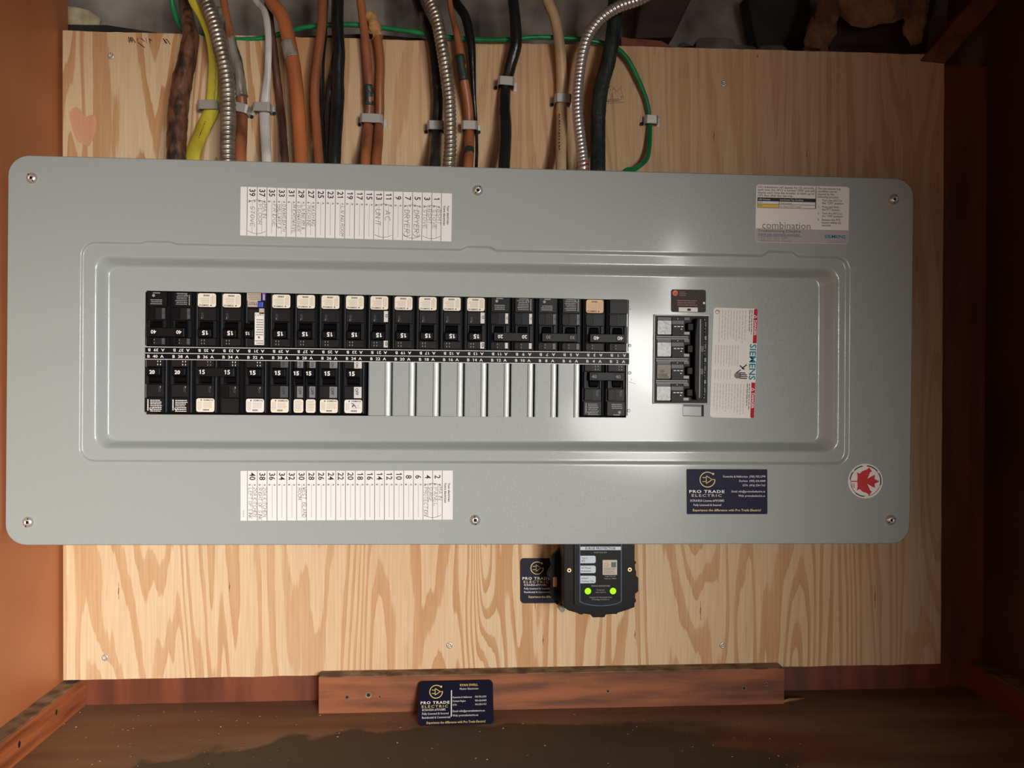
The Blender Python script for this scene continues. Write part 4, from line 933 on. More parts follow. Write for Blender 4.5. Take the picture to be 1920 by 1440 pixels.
build_breaker(o, poles=(-6.35, 6.35), stk=('cream', 'cream'), tabs='grey', narrow=True, ties=False, numsize=5.8)
brk(col(26), False, 'lower breaker with pale grey tabs directly right of the slim tandem pair', stk=('cream',), tabs='grey')
brk(col(24), False, 'lower breaker with white tabs and a pen mark on its sticker', stk=('white',), tabs='white', hand5=True)
brk(col(4), False, 'double-pole breaker with tie handle, rightmost of the lower row', 2, amp='40', stk=('ink', 'ink'), numsize=5.2, numm=M_LGREY, tabs='dark')

# ---- main breaker
M_WINDOW = mat('clouded_clear_window', (146, 148, 148), .3, rgb2=(124, 126, 126), scale=140, bump=.5, bscale=260)
Ym = DI - .001
mb = empty('main_breaker', MP @ T(*pl(1277, 757, Ym)), 'large four-pole 200 amp main breaker with one long black vertical handle', 'breaker')
MI = T(*pl(1277, 757, Ym)).inverted()
def mpart(g, name, bevel=0, parent=None, **kw):
    o = build(g, name, parent or mb, bevel, **kw); o.matrix_local = MI; return o
fr = frame_px((1228, 591), (1328.5, 592), (1226, 756), Ym); W, H = fr.W, fr.H
g = Geo(); t_slab(g, fr, 1, 1, W - 1, H - 1, M_BLACK3, 0, -.03); mpart(g, 'case')
g = Geo(); t_slab(g, fr, -1.5, -1.5, W + 1, .8, M_TABW, .0014, .0002); t_slab(g, fr, -1.8, -1.5, -.2, H + 1, M_TABW, .0014, .0002); t_slab(g, fr, -1.5, H - .6, W + 1, H + 1.2, M_SGREY, .0014, .0002); bpart(g, 'opening_lip')
for i in range(4):
    t0 = 3.0 + i * 41.2
    g = Geo(); t_slab(g, fr, 4.5, t0 + 7, 30, t0 + 33, M_WINDOW if i != 2 else mat('tan_terminal_label', (136, 128, 112), .5), .0022, 0, 1.5); t_slab(g, fr, 4.5, t0 + 1, 30, t0 + 6, M_BKGREY, .0015); 
    if i == 2: t_text(g, fr, '120', 8, t0 + 22, 8, M_INK, .0024, 0, 0, .8); t_greek(g, fr, 6, t0 + 24, 27, t0 + 32, 3, M_INK, .0024); t_disc(g, fr, 26, t0 + 27, 2.5, M_LGREY, .0024, 12)
    mpart(g, 'terminal_window')
    g = Geo(); t_slab(g, fr, 31, t0 + 7, 53, t0 + 14, M_BKGREY, .003); t_slab(g, fr, 31, t0 + 14.5, 53, t0 + 35, M_BLACK2, .0045, 0, 1); t_slab(g, fr, 31, t0 + .5, 53, t0 + 6, M_BLACK2, .002)
    for k in range(3): t_rect(g, fr, 34 + k * 6.4, t0 + 17.5, 38.6 + k * 6.4, t0 + 19.2, M_WHITE, .0046)
    t_rect(g, fr, 46.5, t0 + 22.5, 49.5, t0 + 24.2, M_WHITE, .0046); t_rect(g, fr, 41.5, t0 + 3, 43, t0 + 4.5, M_WHITE, .0021); mpart(g, 'pole_block')
    g = Geo(); t_slab(g, fr, 54, t0 + 1, 64, t0 + 6, M_BKGREY, .0022); mpart(g, 'stop_lug'); g = Geo(); t_slab(g, fr, 54, t0 + 28, 64, t0 + 33, M_SGREY, .0022); mpart(g, 'stop_lug')
    if i < 3:
        g = Geo()
        for dy in (36.6, 40.2):
            g = Geo(); t_slab(g, fr, 2, t0 + dy, 61, t0 + dy + 1.9, M_TAB, .0035); mpart(g, 'divider_rib')
            g = Geo(); t_slab(g, fr, W - 12, t0 + dy - .6, W - 5, t0 + dy + 2, M_SGREY, .003); mpart(g, 'end_stop')
    g = Geo(); t_slab(g, fr, W - 12, t0 + 9, W - 5, t0 + 18, M_BKGREY, .0022); t_rect(g, fr, W - 11, t0 + 4, W - 6, t0 + 5.5, M_LGREY, .0006); t_rect(g, fr, W - 9, t0 + 21, W - 6, t0 + 22.6, M_WHITE, .0006); t_rect(g, fr, W - 9, t0 + 27, W - 6, t0 + 28.2, M_WHITE, .0006); mpart(g, 'edge_mark')
g = Geo(); hx0, hx1 = 69.5, 88.5
P = [(hx0 + 3, -6), (hx0 + 1, -18), (hx0, -30), (hx0, -H + 28), (hx0 + 2, -H + 16), (hx0 + 4, -H + 7), (hx1 - 3, -H + 7), (hx1, -H + 12), (hx1, -14), (hx1 - 2, -6)]
g.prism(P, lambda a, c, h: fr.p(a, -c, h), 0, .011, M_BLACK3)
for t0 in (14, 55, 96, 137): g.prism([(58, -t0), (hx0 + 1, -t0), (hx0 + 1, -t0 - 16), (58, -t0 - 16)][::-1], lambda a, c, h: fr.p(a, -c, h), 0, .006, M_BLACK3)
hd = mpart(g, 'main_handle', .0012)
g = Geo(); t_slab(g, fr, hx0 + 9.0, 8, hx0 + 10.6, H - 11, M_SGREY, .0118, .0105)
t_text(g, fr, '200', hx0 + 11.6, 58, 7.6, M_LGREY, .01125, 90, .0, 1.0); t_text(g, fr, '200', hx0 + 11.6, 100, 7.6, M_LGREY, .01125, 90, .0, 1.0); mpart(g, 'handle_print')

# ------------------------------------------------------------------ surge protector
YS = -.082
sp = empty('surge_protector', T(*at(1120, 1150, -.02)), 'black surge protector with two green lamps hanging under the grey box', 'surge protector')
SI = T(*at(1120, 1150, -.02)).inverted()
def spart(g, name, bevel=0, parent=None, **kw):
    o = build(g, name, parent or sp, bevel, **kw)
    if parent is None: o.matrix_local = SI
    return o
fr = frame_px((1050, 1000), (1200, 1000), (1050, 1160), YS, False)
ol = [(7, 0), (140, 0), (140, 53), (143, 54), (143, 57), (140.5, 58), (141, 68), (143, 72), (143, 82), (147, 84), (147, 110), (141, 114), (141, 122), (143, 126), (142, 130), (140, 131), (140, 139), (128, 144), (108, 150), (106, 153), (103, 152), (86, 153), (83, 158), (61, 158), (57, 153), (44, 151), (42, 153), (36, 152), (33, 150), (16, 145), (7, 139)]
g = Geo(); g.prism([(a, -t) for a, t in ol][::-1], lambda a, c, h: fr.p(a, -c, h), -.050, 0, M_BLACK); spart(g, 'housing', .0012)
g = Geo(); t_slab(g, fr, 26, -10, 116, 136, M_BLACK2, .0022, 0, 6); g.v = g.v; spart(g, 'face_plate', .0008)
g = Geo(); t_slab(g, fr, 25.0, -10, 30.5, 133, M_BLACK3, .0008, 0); spart(g, 'groove_rib')
# side flange with mounting ear
frb = frame_px((1020, 1020), (1060, 1020), (1020, 1060), -.045, False)
g = Geo(); ear = [(38, 0), (20, 18), (14, 24), (12, 34), (14, 42), (8, 52), (6, 60), (12, 66), (14, 78), (12, 88), (14, 100), (22, 112), (30, 118), (40, 118)]
for (a0, a1, b0, b1) in (): pass
g.prism([(a, -t) for a, t in ear], lambda a, c, h: frb.p(a, -c, h), -.008, 0, M_BLACK); spart(g, 'mounting_ear', .001)
g = Geo(); t_slab(g, frb, 17, 62, 24, 80, mat('ear_slot_wood', (196, 150, 112), .7), .0004, 0, 1); spart(g, 'ear_slot')
g = Geo(); fb2 = frame_px((1049, 1136), (1060, 1136), (1049, 1147), -.06, False); g.tube([fb2.p(1, 2, -.004), fb2.p(5, 6, .004)], [.003, .003], M_STEEL, 12); spart(g, 'corner_screw')
g = Geo(); g.tube([at(1120, 1035, -.052) + Vector((0, 0, .02)), at(1120, 1035, -.052) + Vector((0, 0, .045))], [.012, .012], M_BLACK, 18); spart(g, 'threaded_nipple')
for cx, cy in ((17, 69), (130.5, 68)):
    g = Geo(); t_ring(g, fr, cx, cy, 1.7, 3.8, M_BRASS, .0010, 20); t_disc(g, fr, cx, cy, 3.8, M_BRASS, .0008, 20, -.001); t_disc(g, fr, cx, cy, 1.8, M_BLACK3, .0012, 12); spart(g, 'brass_eyelet')
lab = Geo(); h_ = .0024
t_slab(lab, fr, 37, 4, 113, 124, M_BLACK, h_, .0022, 2); 
t_line(lab, fr, [(36.5, 0), (36.5, 127), (46, 131), (60, 134), (76, 135), (92, 134), (106, 131), (114, 127), (114, 0)], 1.3, M_OUTL, h_ + .0002)
L1 = spart(lab, 'face_label')
g = Geo(); t_rect(g, fr, 37.5, 24, 113, 30.5, M_PBLUE, h_ + .0003); t_text(g, fr, 'SURGE PROTECTOR', 75, 29.4, 6.0, M_INK, h_ + .0004, 0, .02, 1.05, 'C'); t_text(g, fr, 'CHSPT2ULTRA', 75, 36.2, 3.8, M_LGREY, h_ + .0003, 0, 0, 1, 'C')
for y, a, b in ((41, 'Type 2', 'SPD'), (59.5, 'AC Power', 'Protection'), (78.5, 'Indoor/', 'Outdoor Use')):
    t_slab(g, fr, 37.5, y, 66, y + 14, M_PBLUE, h_ + .0003, h_, 3.5); t_rect(g, fr, 37.5, y, 44, y + 14, M_PBLUE, h_ + .00032); t_text(g, fr, a, 39.5, y + 6, 5, M_INK, h_ + .0004, 0, .006, .85); t_text(g, fr, b, 39.5, y + 11.6, 5, M_INK, h_ + .0004, 0, .006, .85)
t_slab(g, fr, 79, 49, 106, 77, M_SILV, h_ + .0004, h_, 1); t_rect(g, fr, 95, 53, 104, 62.5, mat('dark_green_seal', (40, 84, 62), .4), h_ + .0006); t_ring(g, fr, 86, 58, 3, 3.6, M_REDP, h_ + .0006, 16); t_greek(g, fr, 81, 63, 103, 75, 4, M_GREY, h_ + .0006)
t_text(g, fr, 'Surge Current', 93.5, 80.5, 3.7, M_LGREY, h_ + .0003, 0, 0, .95, 'C'); t_text(g, fr, 'Capacity 108kA', 93.5, 85, 3.7, M_LGREY, h_ + .0003, 0, 0, .95, 'C')
t_text(g, fr, 'STATUS INDICATORS', 75.5, 99, 3.8, M_LGREY, h_ + .0003, 0, .01, .95, 'C'); t_text(g, fr, 'Protected', 75.5, 106.4, 3.8, M_LGREY, h_ + .0003, 0, 0, .95, 'C'); t_text(g, fr, 'when both lit', 75.5, 110.6, 3.8, M_LGREY, h_ + .0003, 0, 0, .95, 'C')
t_text(g, fr, 'Contains No Serviceable Parts', 75.5, 120.2, 3.9, M_LGREY, h_ + .0003, 0, 0, .88, 'C'); t_text(g, fr, 'All Damage on Enclosure', 75.5, 124.2, 3.7, M_LGREY, h_ + .0003, 0, 0, .88, 'C')
o = build(g, 'printed_text', L1)
for cx in (51.5, 98.5):
    g = Geo(); vs = []; c = fr.p(cx, 107.5, h_)
    for j in range(5):
        ph = math.pi / 2 * j / 4
        for k in range(16): vs.append(c + Vector((.0034 * math.cos(ph) * math.cos(k * math.pi / 8), -.0024 * math.sin(ph), .0034 * math.cos(ph) * math.sin(k * math.pi / 8))))
    g.add(vs, [(j * 16 + k, j * 16 + (k + 1) % 16, (j + 1) * 16 + (k + 1) % 16, (j + 1) * 16 + k) for j in range(4) for k in range(16)], M_LED, True); spart(g, 'green_lamp', label='lit green lamp')

# ------------------------------------------------------------------ business cards
def card(name, fr, W, H, label, rad, thick, mbase, kind):
    o = None; g = Geo(); t_slab(g, fr, 0, 0, W, H, mbase, .0004, 0, rad, 6)
    root = build(g, name); root['label'] = label; root['category'] = 'business card'; root['group'] = 'navy business cards'
    g = Geo(); k = W / 146.0; h = .0006
    plug_logo(g, fr, 34 * k, 20 * k, 12.5 * k, M_GOLD, 1.6 * k)
    t_text(g, fr, 'PRO TRADE', 33.5 * k, 43.5 * k, 7.4 * k, M_WHITE, h, 0, .02, 1.25, 'C', .12); t_text(g, fr, 'ELECTRIC', 33.5 * k, 50.5 * k, 6.9 * k, M_GOLD, h, 0, .006, 1.4, 'C', .2)
    for i, s_ in enumerate(('ECRA/ESA #7015882', 'Fully Licensed & Insured', 'Residential & Commercial')): t_text(g, fr, s_, 8 * k, (56.3 + i * 7.2) * k, 5.6 * k, M_WHITE, h, 0, 0, .93)
    t_text(g, fr, 'Experience the difference with Pro Trade Electric!', 74 * k, 80.6 * k, 6.2 * k, M_GOLD, h, 0, .006, .90, 'C')
    t_rect(g, fr, 63.2 * k, 18 * k, 65 * k, 68 * k, M_WHITE, h)
    t_text(g, fr, 'RYAN SWELL', 99 * k, 10.5 * k, 6.4 * k, M_GOLD, h, 0, .01, .95, 'C'); t_text(g, fr, 'Master Electrician', 99 * k, 17.5 * k, 5.4 * k, M_WHITE, h, 0, 0, .95, 'C')
    for i, (a, b) in enumerate((('Kawartha & Haliburton', '705-702-2799'), ('Durham Region', '905-626-8449'), ('GTA', '416-254-1161'))): t_text(g, fr, a, 67 * k, (33.5 + i * 7.2) * k, 5.0 * k, M_WHITE, h, 0, 0, .8); t_text(g, fr, b, 133 * k, (33.5 + i * 7.2) * k, 5.0 * k, M_WHITE, h, 0, 0, .8, 'R')
    t_text(g, fr, 'Email: info@protradeelectric.ca', 67 * k, 60 * k, 5.4 * k, M_WHITE, h, 0, 0, .9); t_text(g, fr, 'Web: protradeelectric.ca', 67 * k, 68 * k, 5.4 * k, M_WHITE, h, 0, 0, .9)
    build(g, 'printed_text', root); return root
# leaning card: lower edge on the shelf, upper edge against the nailed strip
bl2 = atz(783, 1361, ZF + .0003); br2 = atz(926, 1357, ZF + .0003)
u = (br2 - bl2).normalized(); Wc = (br2 - bl2).length; Yt = -.0197
tl2 = at(780, 1279, Yt - .004); tl2 = Vector((tl2.x, tl2.y, tl2.z))
v = (bl2 - tl2); v = v - u * v.dot(u); Hc = v.length; tl2 = bl2 - v
fr = Frame(tl2, u * Wc / 146, v / (146 * Hc / Wc)); fr.n = u.cross(-v).normalized()
if fr.n.y > 0: fr.n = -fr.n
card('business_card', fr, 146, 146 * Hc / Wc, 'navy business card leaning on the strip at the back of the shelf', 7, .0004, M_NAVY2, 0)
fr = frame_px((975.5, 1046.5), (1110, 1046.5), (975.5, 1131), -.0006, False)
card('business_card', fr, 134.5, 84.5, 'navy business card on the plywood, half hidden behind the surge protector', 7, .0004, M_NAVY2, 0)

# ------------------------------------------------------------------ cables
def spline(pts, n=10):
    P = [Vector(p) for p in pts]; P = [P[0] * 2 - P[1]] + P + [P[-1] * 2 - P[-2]]; out = []
    for i in range(1, len(P) - 2):
        for k in range(n):
            t = k / n; a, b, c, d = P[i - 1], P[i], P[i + 1], P[i + 2]
            out.append(.5 * ((2 * b) + (c - a) * t + (2 * a - 5 * b + 4 * c - d) * t * t + (3 * b - a - 3 * c + d) * t ** 3))
    out.append(P[-2]); return out
def cpath(pts):   # pts (px,py,Y) -> world path; the last point is carried down to the top of the box behind the cover
    W3 = [at(*p) for p in pts]; return W3
def finish(W3):
    last = W3[-1]; d = (last - W3[-2]).normalized()
    zt = (MP @ Vector((last.x, 0, .2035))).z + .0002
    if last.z > zt + .002: W3 = W3 + [Vector((last.x + d.x * .4 * (last.z - zt), last.y, zt))]
    else: W3[-1] = Vector((last.x, last.y, zt))
    return W3
def cable(name, label, pts, rpx, m, seg=16, flat=1.0, rf=None, n=10, cat='cable', down=True, parent=None, tagit=True, group='cables entering the top of the box'):
    Wp = cpath(pts)
    if down: Wp = finish(Wp)
    S_ = spline(Wp, n); rr = rpx if hasattr(rpx, '__len__') else [rpx] * len(pts)
    rr = list(rr) + [rr[-1]] * (len(Wp) - len(rr)); rad = []
    for i in range(len(S_)):
        t = i / n; k = min(int(t), len(rr) - 2); rad.append((rr[k] + (rr[k + 1] - rr[k]) * (t - k)) * .9 / F)
    g = Geo(); g.tube(S_, rad, m, seg, rf, flat); o = build(g, name, parent)
    if tagit: o['label'] = label; o['category'] = cat; o['group'] = group
    return o
def rough_rf(amp, s1, seed=0): return lambda d, t: 1 + amp * noise.noise(Vector((d * s1 + seed, math.cos(t) * 1.5, math.sin(t) * 1.5)))
def cmat(name, a, b, rough=.45, bump=.4, bs=160, lo=.4, hi=.65, sc_=40, st=(1, 1, .35), spec=None, coat=0): return mat(name, a, rough, rgb2=b, scale=sc_, stretch=st, bump=bump, bscale=bs, lo=lo, hi=hi, bdist=.001, spec=spec, coat=coat)
MC_RUST = cmat('rusty_armour', (112, 74, 52), (50, 34, 28), .42, 1.0, 260, .4, .62, 110)
MC_YEL = cmat('yellow_jacket', (206, 190, 62), (176, 158, 48), .42, .1)
MC_GREYT = cmat('worn_silver_tape', (150, 142, 130), (64, 58, 52), .35, .6, 200, .4, .6, 60)
MC_ORG = cmat('orange_rubber', (184, 108, 64), (148, 82, 50), .38, .2, 120, .35, .7, 30)
MC_ORG2 = cmat('grimy_orange_rubber', (168, 100, 62), (84, 54, 42), .42, .3, 140, .5, .72, 34)
MC_ORG3 = cmat('brown_orange_rubber', (150, 90, 56), (110, 64, 42), .42, .3, 140, .4, .7, 30)
MC_WHT = cmat('white_jacket', (212, 208, 202), (176, 168, 160), .42, .15)
MC_DBR = cmat('dark_brown_cable', (98, 58, 42), (54, 34, 28), .5, .5)
MC_BLK = cmat('black_rubber', (34, 36, 36), (16, 18, 18), .3, .5, 260)
MC_BLKG = cmat('green_black_braid', (38, 48, 44), (20, 26, 24), .55, 1.0, 420, .4, .6, 90)
MC_BGREY = cmat('scuffed_black', (44, 42, 42), (120, 116, 110), .35, .7, 200, .58, .68, 70)
MC_BEI = cmat('beige_jacket', (204, 172, 134), (166, 136, 104), .45, .2)
MC_GRN = cmat('green_insulation', (28, 138, 82), (18, 110, 66), .32, .1)
MC_TAPE = mat('dark_green_tape', (44, 56, 50), .5, bump=.4)
MC_PAPERC = mat('torn_paper', (206, 162, 104), .8, rgb2=(160, 112, 66), scale=60)
A, B_ = -.03, -.048
def Q(*pts): return pts
cable('armored_cable', 'thick rusty brown cable, leftmost on the plywood', Q((344, -60, .02), (346, 0, .01), (352, 37, -.012), (357, 70, -.026), (351, 110, -.03), (342, 150, -.034), (336, 193, -.038), (332, 233, -.042), (331, 300, B_)), [11, 11, 12, 14, 16, 17, 17, 17, 16.5], MC_RUST, 20, rf=rough_rf(.10, 130, 1), n=14)
yl = cable('yellow_cable', 'flat yellow house cable left of the first steel conduit', Q((345, -50, -.02), (360, 0, -.024), (377, 30, -.026), (393, 67, -.028), (401, 110, -.02), (402, 150, -.012), (397, 204, -.006), (383, 236, -.014), (367, 275, -.03), (361, 300, -.036)), [7, 7, 7, 8, 10, 12, 14, 13.5, 13, 13], MC_YEL, 18, flat=.42, n=12)
def legend(parent, name, a, b, n_, wd, m):    # dashes of faded print along a jacket; a, b = (px, py, Y of the surface)
    g = Geo(); P0, P1 = at(*a), at(*b); d = (P1 - P0).normalized(); sd = d.cross(Vector((0, 1, 0))).normalized() * wd
    for k in range(n_):
        q = P0.lerp(P1, k / n_); e = P0.lerp(P1, (k + random.uniform(.35, .75)) / n_); off = Vector((0, -.0004, 0))
        g.add([q - sd + off, e - sd + off, e + sd + off, q + sd + off], [(0, 1, 2, 3)], m)
    return build(g, name, parent, kind='stuff')
legend(yl, 'printed_legend', (385, 228, -.0155), (367, 274, -.0335), 14, .0005, M_INK)
g = Geo(); W3 = spline([at(398, 67, -.0285), at(406, 110, -.0225), at(407, 150, -.016), at(404, 196, -.011)], 8); g.tube(W3, [.0022] * len(W3), MC_YEL, 8, lambda d, t: 1 + .25 * math.sin(d * 1400)); build(g, 'braided_edge', yl)
cable('flexible_conduit', 'ribbed steel flexible conduit beside the yellow cable, leftmost conduit', Q((372, -60, -.02), (386, 0, -.032), (402, 43, -.038), (413, 87, -.042), (422, 127, -.044), (427, 167, -.046), (428, 207, -.048), (427, 253, -.05), (427, 300, -.052)), 12.4, M_CONDUIT, 20, rf=lambda d, t: 1 + .17 * (abs(math.sin(math.pi * (d / .0053 + t / (2 * math.pi)))) ** .7 - .55) * 2 * .6, n=44, cat='conduit', group='steel conduits')
gt = cable('orange_cable', 'orange cable wrapped in worn silver tape right of the leftmost conduit', Q((412, -50, .01), (419, 0, .0), (424, 30, -.006), (433, 75, -.012), (446, 130, -.012), (453, 180, -.0085), (454, 212, -.0075), (453, 255, -.02), (451, 300, -.04)), [7, 7, 7, 8, 9, 9.5, 10, 10, 10], MC_ORG2, 16)
W3 = spline([at(411, 18, -.002), at(424, 50, -.008), at(437, 90, -.0125), at(446, 130, -.0125), at(453, 182, -.009)], 8)
g = Geo(); g.tube(W3, [.0050, .0056, .0060, .0062, .0064] and [.0050 + .0020 * i / (len(W3) - 1) for i in range(len(W3))], MC_GREYT, 16, rough_rf(.15, 180, 4)); build(g, 'silver_tape', gt, label='worn silver tape')
cable('white_cable', 'white jacketed cable with a strap, second strap group from the left', Q((462, -50, .0), (480, 0, -.004), (496, 22, -.014), (503, 67, -.0155), (502, 133, -.0155), (498, 183, -.009), (496, 215, -.0062), (498, 260, -.022), (500, 300, -.038)), [6.5, 6.5, 6.5, 6, 6.5, 9, 10, 9.5, 9], MC_WHT, 16, flat=.6)
cable('brown_cable', 'thin dark brown cable squeezed between the white and the orange cable', Q((494, -50, .01), (502, 0, .0), (509, 60, -.005), (518, 133, -.0055), (524, 187, -.006), (530, 240, -.024), (534, 300, -.038)), 7, MC_DBR, 14, rf=rough_rf(.12, 140, 3))
oc = cable('orange_cable', 'fat orange cable with a grey tape band, right of the white cable', Q((490, -50, -.01), (508, 0, -.018), (530, 33, -.026), (544, 87, -.032), (553, 140, -.034), (558, 193, -.036), (562, 250, -.04), (565, 302, B_)), 12.4, MC_ORG, 20)
W3 = spline([at(541, 80, -.0315), at(544, 95, -.033), at(548, 110, -.0335)], 6); g = Geo(); g.tube(W3, [.0082] * len(W3), MC_GREYT, 18, rough_rf(.1, 200, 8)); build(g, 'tape_band', oc, label='grey tape band')
cable('black_cable', 'thin black cable half hidden behind the narrow orange cable', Q((612, -50, .02), (608, 20, .01), (606, 70, -.012), (602, 120, -.012), (602, 180, -.012), (606, 240, -.02), (609, 302, -.038)), 7, MC_BLK, 12)
cable('orange_cable', 'narrow plain orange cable left of the black pair', Q((607, -50, -.016), (605, 0, -.02), (603, 50, -.024), (597, 100, -.028), (592, 140, -.030), (590, 187, -.032), (593, 233, -.036), (598, 303, B_)), [8.5, 8.5, 8.5, 8.5, 8.5, 8.5, 8.5, 8.5], MC_ORG3, 16)
cable('black_cable', 'scuffed thin black cable hugging the left side of the thick black one', Q((634, 20, .0), (632, 70, -.012), (628, 115, -.02), (621, 155, -.022), (616, 200, -.022), (616, 250, -.03), (617, 303, -.042)), [5, 6, 7, 7, 7, 6.5, 6], MC_BGREY, 14, rf=rough_rf(.2, 120, 6))
cable('black_cable', 'glossy black cable between two orange cables', Q((634, -50, -.03), (633, 0, -.034), (633, 50, -.036), (636, 100, -.036), (634, 140, -.036), (634, 183, -.036), (631, 233, -.04), (627, 303, B_)), [11, 11, 11, 10.5, 10.5, 11.5, 11.5, 11.5], MC_BLK, 18, rf=rough_rf(.08, 60, 2))
o1 = cable('orange_cable', 'orange cable with dark tape patches, left one of the strapped pair', Q((670, -50, -.006), (676, 0, -.01), (682, 50, -.012), (688, 110, -.0125), (692, 167, -.012), (692, 205, -.009), (690, 232, -.0075), (688, 268, -.022), (685, 303, -.04)), [8, 8, 8, 8.5, 8.5, 8.5, 8.5, 9, 9], MC_ORG2, 16)
W3 = spline([at(691, 160, -.0125), at(692, 178, -.0112), at(692, 198, -.0094)], 6); g = Geo(); g.tube(W3, [.0057] * len(W3), MC_TAPE, 16, rough_rf(.15, 220, 2)); build(g, 'tape_patch', o1, label='dark green tape patch')
o2 = cable('orange_cable', 'orange cable ending in torn paper at its top, right one of the strapped pair', Q((702, 40, -.012), (708, 72, -.0125), (713, 117, -.0125), (712, 167, -.012), (712, 208, -.009), (710.5, 232, -.0075), (709, 268, -.022), (706, 303, -.04)), [8, 8.5, 8.5, 8.5, 8.5, 8.5, 9, 9], MC_ORG3, 16)
W3 = spline([at(693, 26, -.012), at(701, 45, -.0125), at(709, 70, -.013)], 6); g = Geo(); g.tube(W3, [.0062, .0064, .0066, .0068, .0069, .007, .007, .007, .007, .0068, .0066, .0064, .0062][:len(W3)], MC_PAPERC, 10, rough_rf(.4, 200, 5)); build(g, 'torn_paper', o2, label='torn tan paper wrap')
cable('black_cable', 'black scuffed cable left of the middle steel conduit', Q((770, -40, .02), (783, 10, .01), (805, 60, -.01), (813, 100, -.0125), (818, 150, -.0125), (821, 190, -.011), (818, 243, -.0078), (816, 280, -.024), (815, 310, -.04)), [8, 8, 9, 9, 9.5, 10, 11, 11, 11], MC_BGREY, 16)
cable('flexible_conduit', 'ribbed steel flexible conduit in the middle of the cables', Q((795, -60, -.022), (806, 0, -.032), (818, 33, -.038), (828, 83, -.042), (836, 133, -.044), (842, 183, -.046), (844, 233, -.048), (844, 283, -.05), (842, 312, -.052)), 10.6, M_CONDUIT, 20, rf=lambda d, t: 1 + .19 * (abs(math.sin(math.pi * (d / .0050 + t / (2 * math.pi)))) ** .7 - .55) * 1.2, n=44, cat='conduit', group='steel conduits')
cable('black_cable', 'black cable passing behind the thin orange one right of the middle conduit', Q((840, -50, .01), (853, 0, .0), (873, 33, -.01), (883, 83, -.0135), (886, 133, -.012), (889, 185, -.009), (893, 235, -.006), (894, 280, -.03), (893, 313, -.05)), [9, 9, 9, 8.5, 6.5, 4, 3, 3, 3], MC_BLK, 14)
o3 = cable('orange_cable', 'thin orange cable with dark green tape bands right of the middle conduit', Q((836, -50, -.0), (846, 20, -.012), (856, 60, -.02), (863, 100, -.022), (870, 150, -.020), (877, 195, -.013), (880, 240, -.0085), (880, 283, -.024), (878, 313, -.04)), [5, 5, 6.5, 8, 8.5, 9, 9, 9, 9], MC_ORG2, 16)
for (a, b) in (((862, 104, -.0225), (870, 152, -.0205)), ((880, 280, -.0235), (879, 291, -.028))):
    P0, P1 = at(*a), at(*b); g = Geo(); g.tube(spline([P0, P0.lerp(P1, .5), P1], 4), [.0058 if b[1] < 200 else .0060] * 9, MC_TAPE, 14, rough_rf(.12, 220, 2)); build(g, 'tape_band', o3, label='dark green tape band')
cable('black_cable', 'glossy black cable with its own strap, left of the beige cable', Q((958, -50, -.012), (962, 0, -.016), (966, 40, -.02), (967, 83, -.022), (957, 123, -.016), (948, 160, -.0085), (946, 200, -.014), (948, 250, -.028), (945, 315, B_)), [10, 10, 10.5, 11, 11, 11, 11, 11, 10.5], MC_BLK, 18, rf=rough_rf(.07, 80, 9))
bc = cable('beige_cable', 'beige jacketed cable with a strap left of the bent conduit', Q((1012, -50, -.01), (1026, 0, -.014), (1040, 33, -.018), (1049, 83, -.018), (1053, 133, -.012), (1053, 194, -.008), (1053, 240, -.018), (1052, 285, -.03), (1052, 318, -.042)), [10, 10, 10, 10, 10.5, 10.5, 10.5, 10, 10], MC_BEI, 18)
legend(bc, 'printed_legend', (1049, 213, -.0188), (1049, 284, -.0372), 12, .0004, M_INK)
c3 = cable('flexible_conduit', 'shiny ribbed conduit bending away to the upper right, rightmost conduit', Q((1262, -34, -.034), (1200, -1, -.042), (1160, 13, -.046), (1127, 35, -.046), (1104, 65, -.045), (1093, 97, -.044), (1087, 133, -.042), (1083, 173, -.044), (1083, 213, -.046), (1088, 260, -.048), (1093, 300, -.052), (1094, 316, -.054)), 9.8, mat('shiny_conduit', (222, 212, 206), .3, .75), 20, rf=lambda d, t: 1 + .15 * (abs(math.sin(math.pi * (d / .0047 + t / (2 * math.pi)))) ** .7 - .55), n=44, cat='conduit', group='steel conduits')
p = at(1094, 304, -.0535); q = at(1095, 324, -.0535); g = Geo(); g.tube([p, q + Vector((0, 0, -.012))], [.0062, .0068], mat('red_bushing', (190, 24, 44), .4), 16); build(g, 'red_bushing', c3, label='red plastic bushing')
cable('black_cable', 'thickest black braided cable, right of the bent conduit', Q((1156, -50, -.016), (1153, 10, -.022), (1149, 67, -.028), (1140, 117, -.03), (1128, 160, -.03), (1122, 207, -.032), (1121, 260, -.036), (1121, 320, -.05)), [13.5, 13.5, 13.5, 14, 14, 14, 14, 14], MC_BLKG, 20, rf=rough_rf(.05, 300, 2))
gr = 'green ground wire'
GP = Q((318, -30, .0), (322, 0, .004), (326, 20, .006), (336, 44, .006), (350, 60, .004), (400, 70, .002), (450, 74, .002), (497, 71, .0), (550, 57, -.004), (583, 50, -.006), (647, 46, -.006), (700, 50, -.004), (763, 58, -.004), (833, 69, -.005), (900, 75, -.006), (960, 74, -.008), (1000, 70, -.009), (1050, 71, -.009), (1090, 74, -.009), (1125, 80, -.008), (1150, 88, -.008), (1165, 98, -.009), (1181, 118, -.0085), (1200, 157, -.007), (1213, 193, -.0055), (1218, 232, -.0045), (1217, 277, -.012), (1211, 300, -.02), (1190, 317, -.032), (1170, 324, -.04))
cable('ground_wire', 'long green ground wire running behind the cables and looping down at right', GP, 4.6, MC_GRN, 12, cat='wire', n=6)
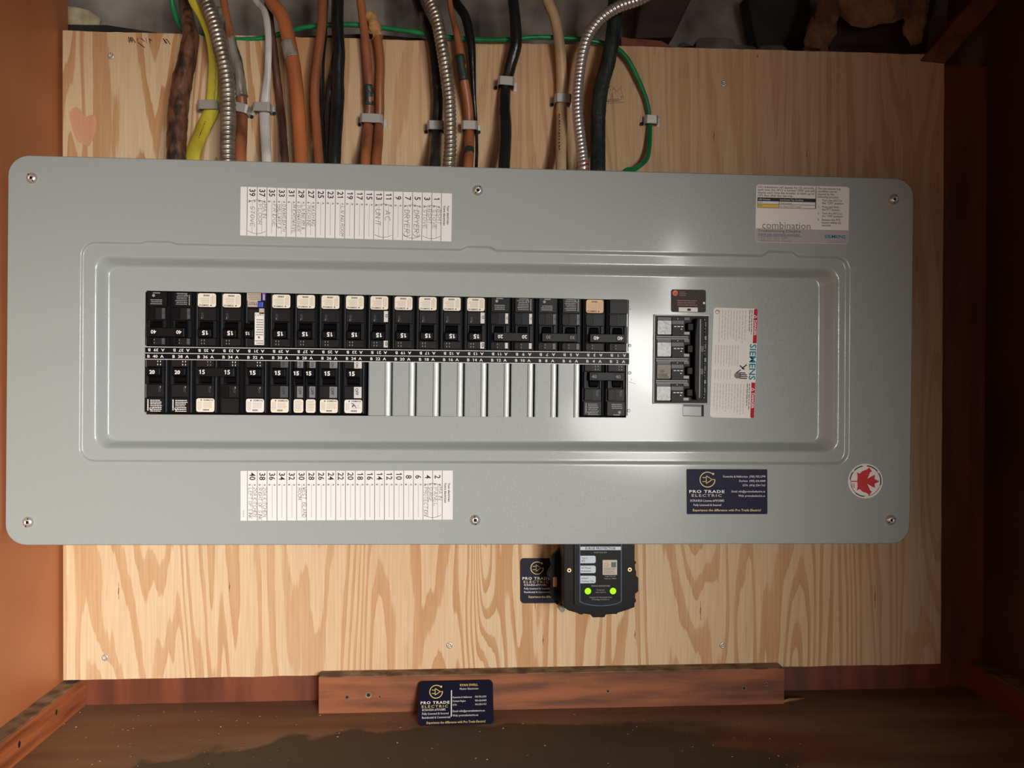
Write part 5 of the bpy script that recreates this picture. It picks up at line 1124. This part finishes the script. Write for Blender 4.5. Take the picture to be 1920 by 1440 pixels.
# legend print lying on beige and yellow jackets
# straps
def strap(px, py, half, r, label, ear=1, tilt=0, m=M_STEEL):
    c = at(px, py, 0); wv = half * .9 / F + .0012; dpt = r; hh = .0052; th = .0011
    root = empty('cable_strap', T(c.x, 0, c.z), label, 'strap', 'steel cable straps')
    g = Geo(); o_ = [(-wv - th - .0035, 0), (-wv - th - .0035, -th), (-wv - th, -th - .0003), (-wv - th, -dpt - .001), (-wv + .0016, -dpt - .0028), (wv - .0016, -dpt - .0028), (wv + th, -dpt - .001), (wv + th, -th - .0003), (wv + th + .004, -th), (wv + th + .004, 0)]
    i_ = [(wv + .0002, 0), (wv + .0002, -dpt), (wv - .0018, -dpt - .0015), (-wv + .0018, -dpt - .0015), (-wv - .0002, -dpt), (-wv - .0002, 0)]
    pts = o_ + i_; n_ = len(pts)
    P = [Vector((x, -y, 0)) for x, y in pts]; tri = tessellate_polygon([P])
    vs = [(x, y, -hh) for x, y in pts] + [(x, y, hh) for x, y in pts]
    fs = [tuple(t) for t in tri] + [tuple(n_ + i for i in reversed(t)) for t in tri] + [(i, (i + 1) % n_, n_ + (i + 1) % n_, n_ + i) for i in range(n_)]
    g.add(vs, fs, m); fixn(build(g, 'band', root, .0004, 1)); root.rotation_euler = (0, math.radians(tilt), 0)
    g = Geo(); x = ear * (wv + th + .0018); g.tube([Vector((x, 0, -.0034)), Vector((x, -.0024, -.0036)), Vector((x, -.0034, -.0036))], [.0014, .0022, .0016], M_DARKIN if ear else m, 10, smooth=False); build(g, 'nail', root)
strap(396, 204, 14.5, .0125, 'steel strap over the flat yellow cable', 1, -2)
strap(455, 210, 13, .0150, 'steel strap over the silver-taped orange cable', 1, 12)
strap(496, 208, 12, .0125, 'steel strap over the white cable', 1)
strap(699, 230, 17, .0142, 'steel strap over the pair of orange cables', -1, 1)
strap(818, 243, 12, .0150, 'steel strap over the scuffed black cable beside the middle conduit', -1)
strap(880, 243, 11.5, .0150, 'steel strap over the orange cable with green tape bands', 1)
strap(948, 162, 12, .0158, 'steel strap over the glossy black cable', -1, 3)
strap(1053, 193, 12, .0150, 'steel strap over the beige cable', -1, 1)
strap(1218, 229, 9.5, .0085, 'steel strap over the green ground wire', -1, 2)
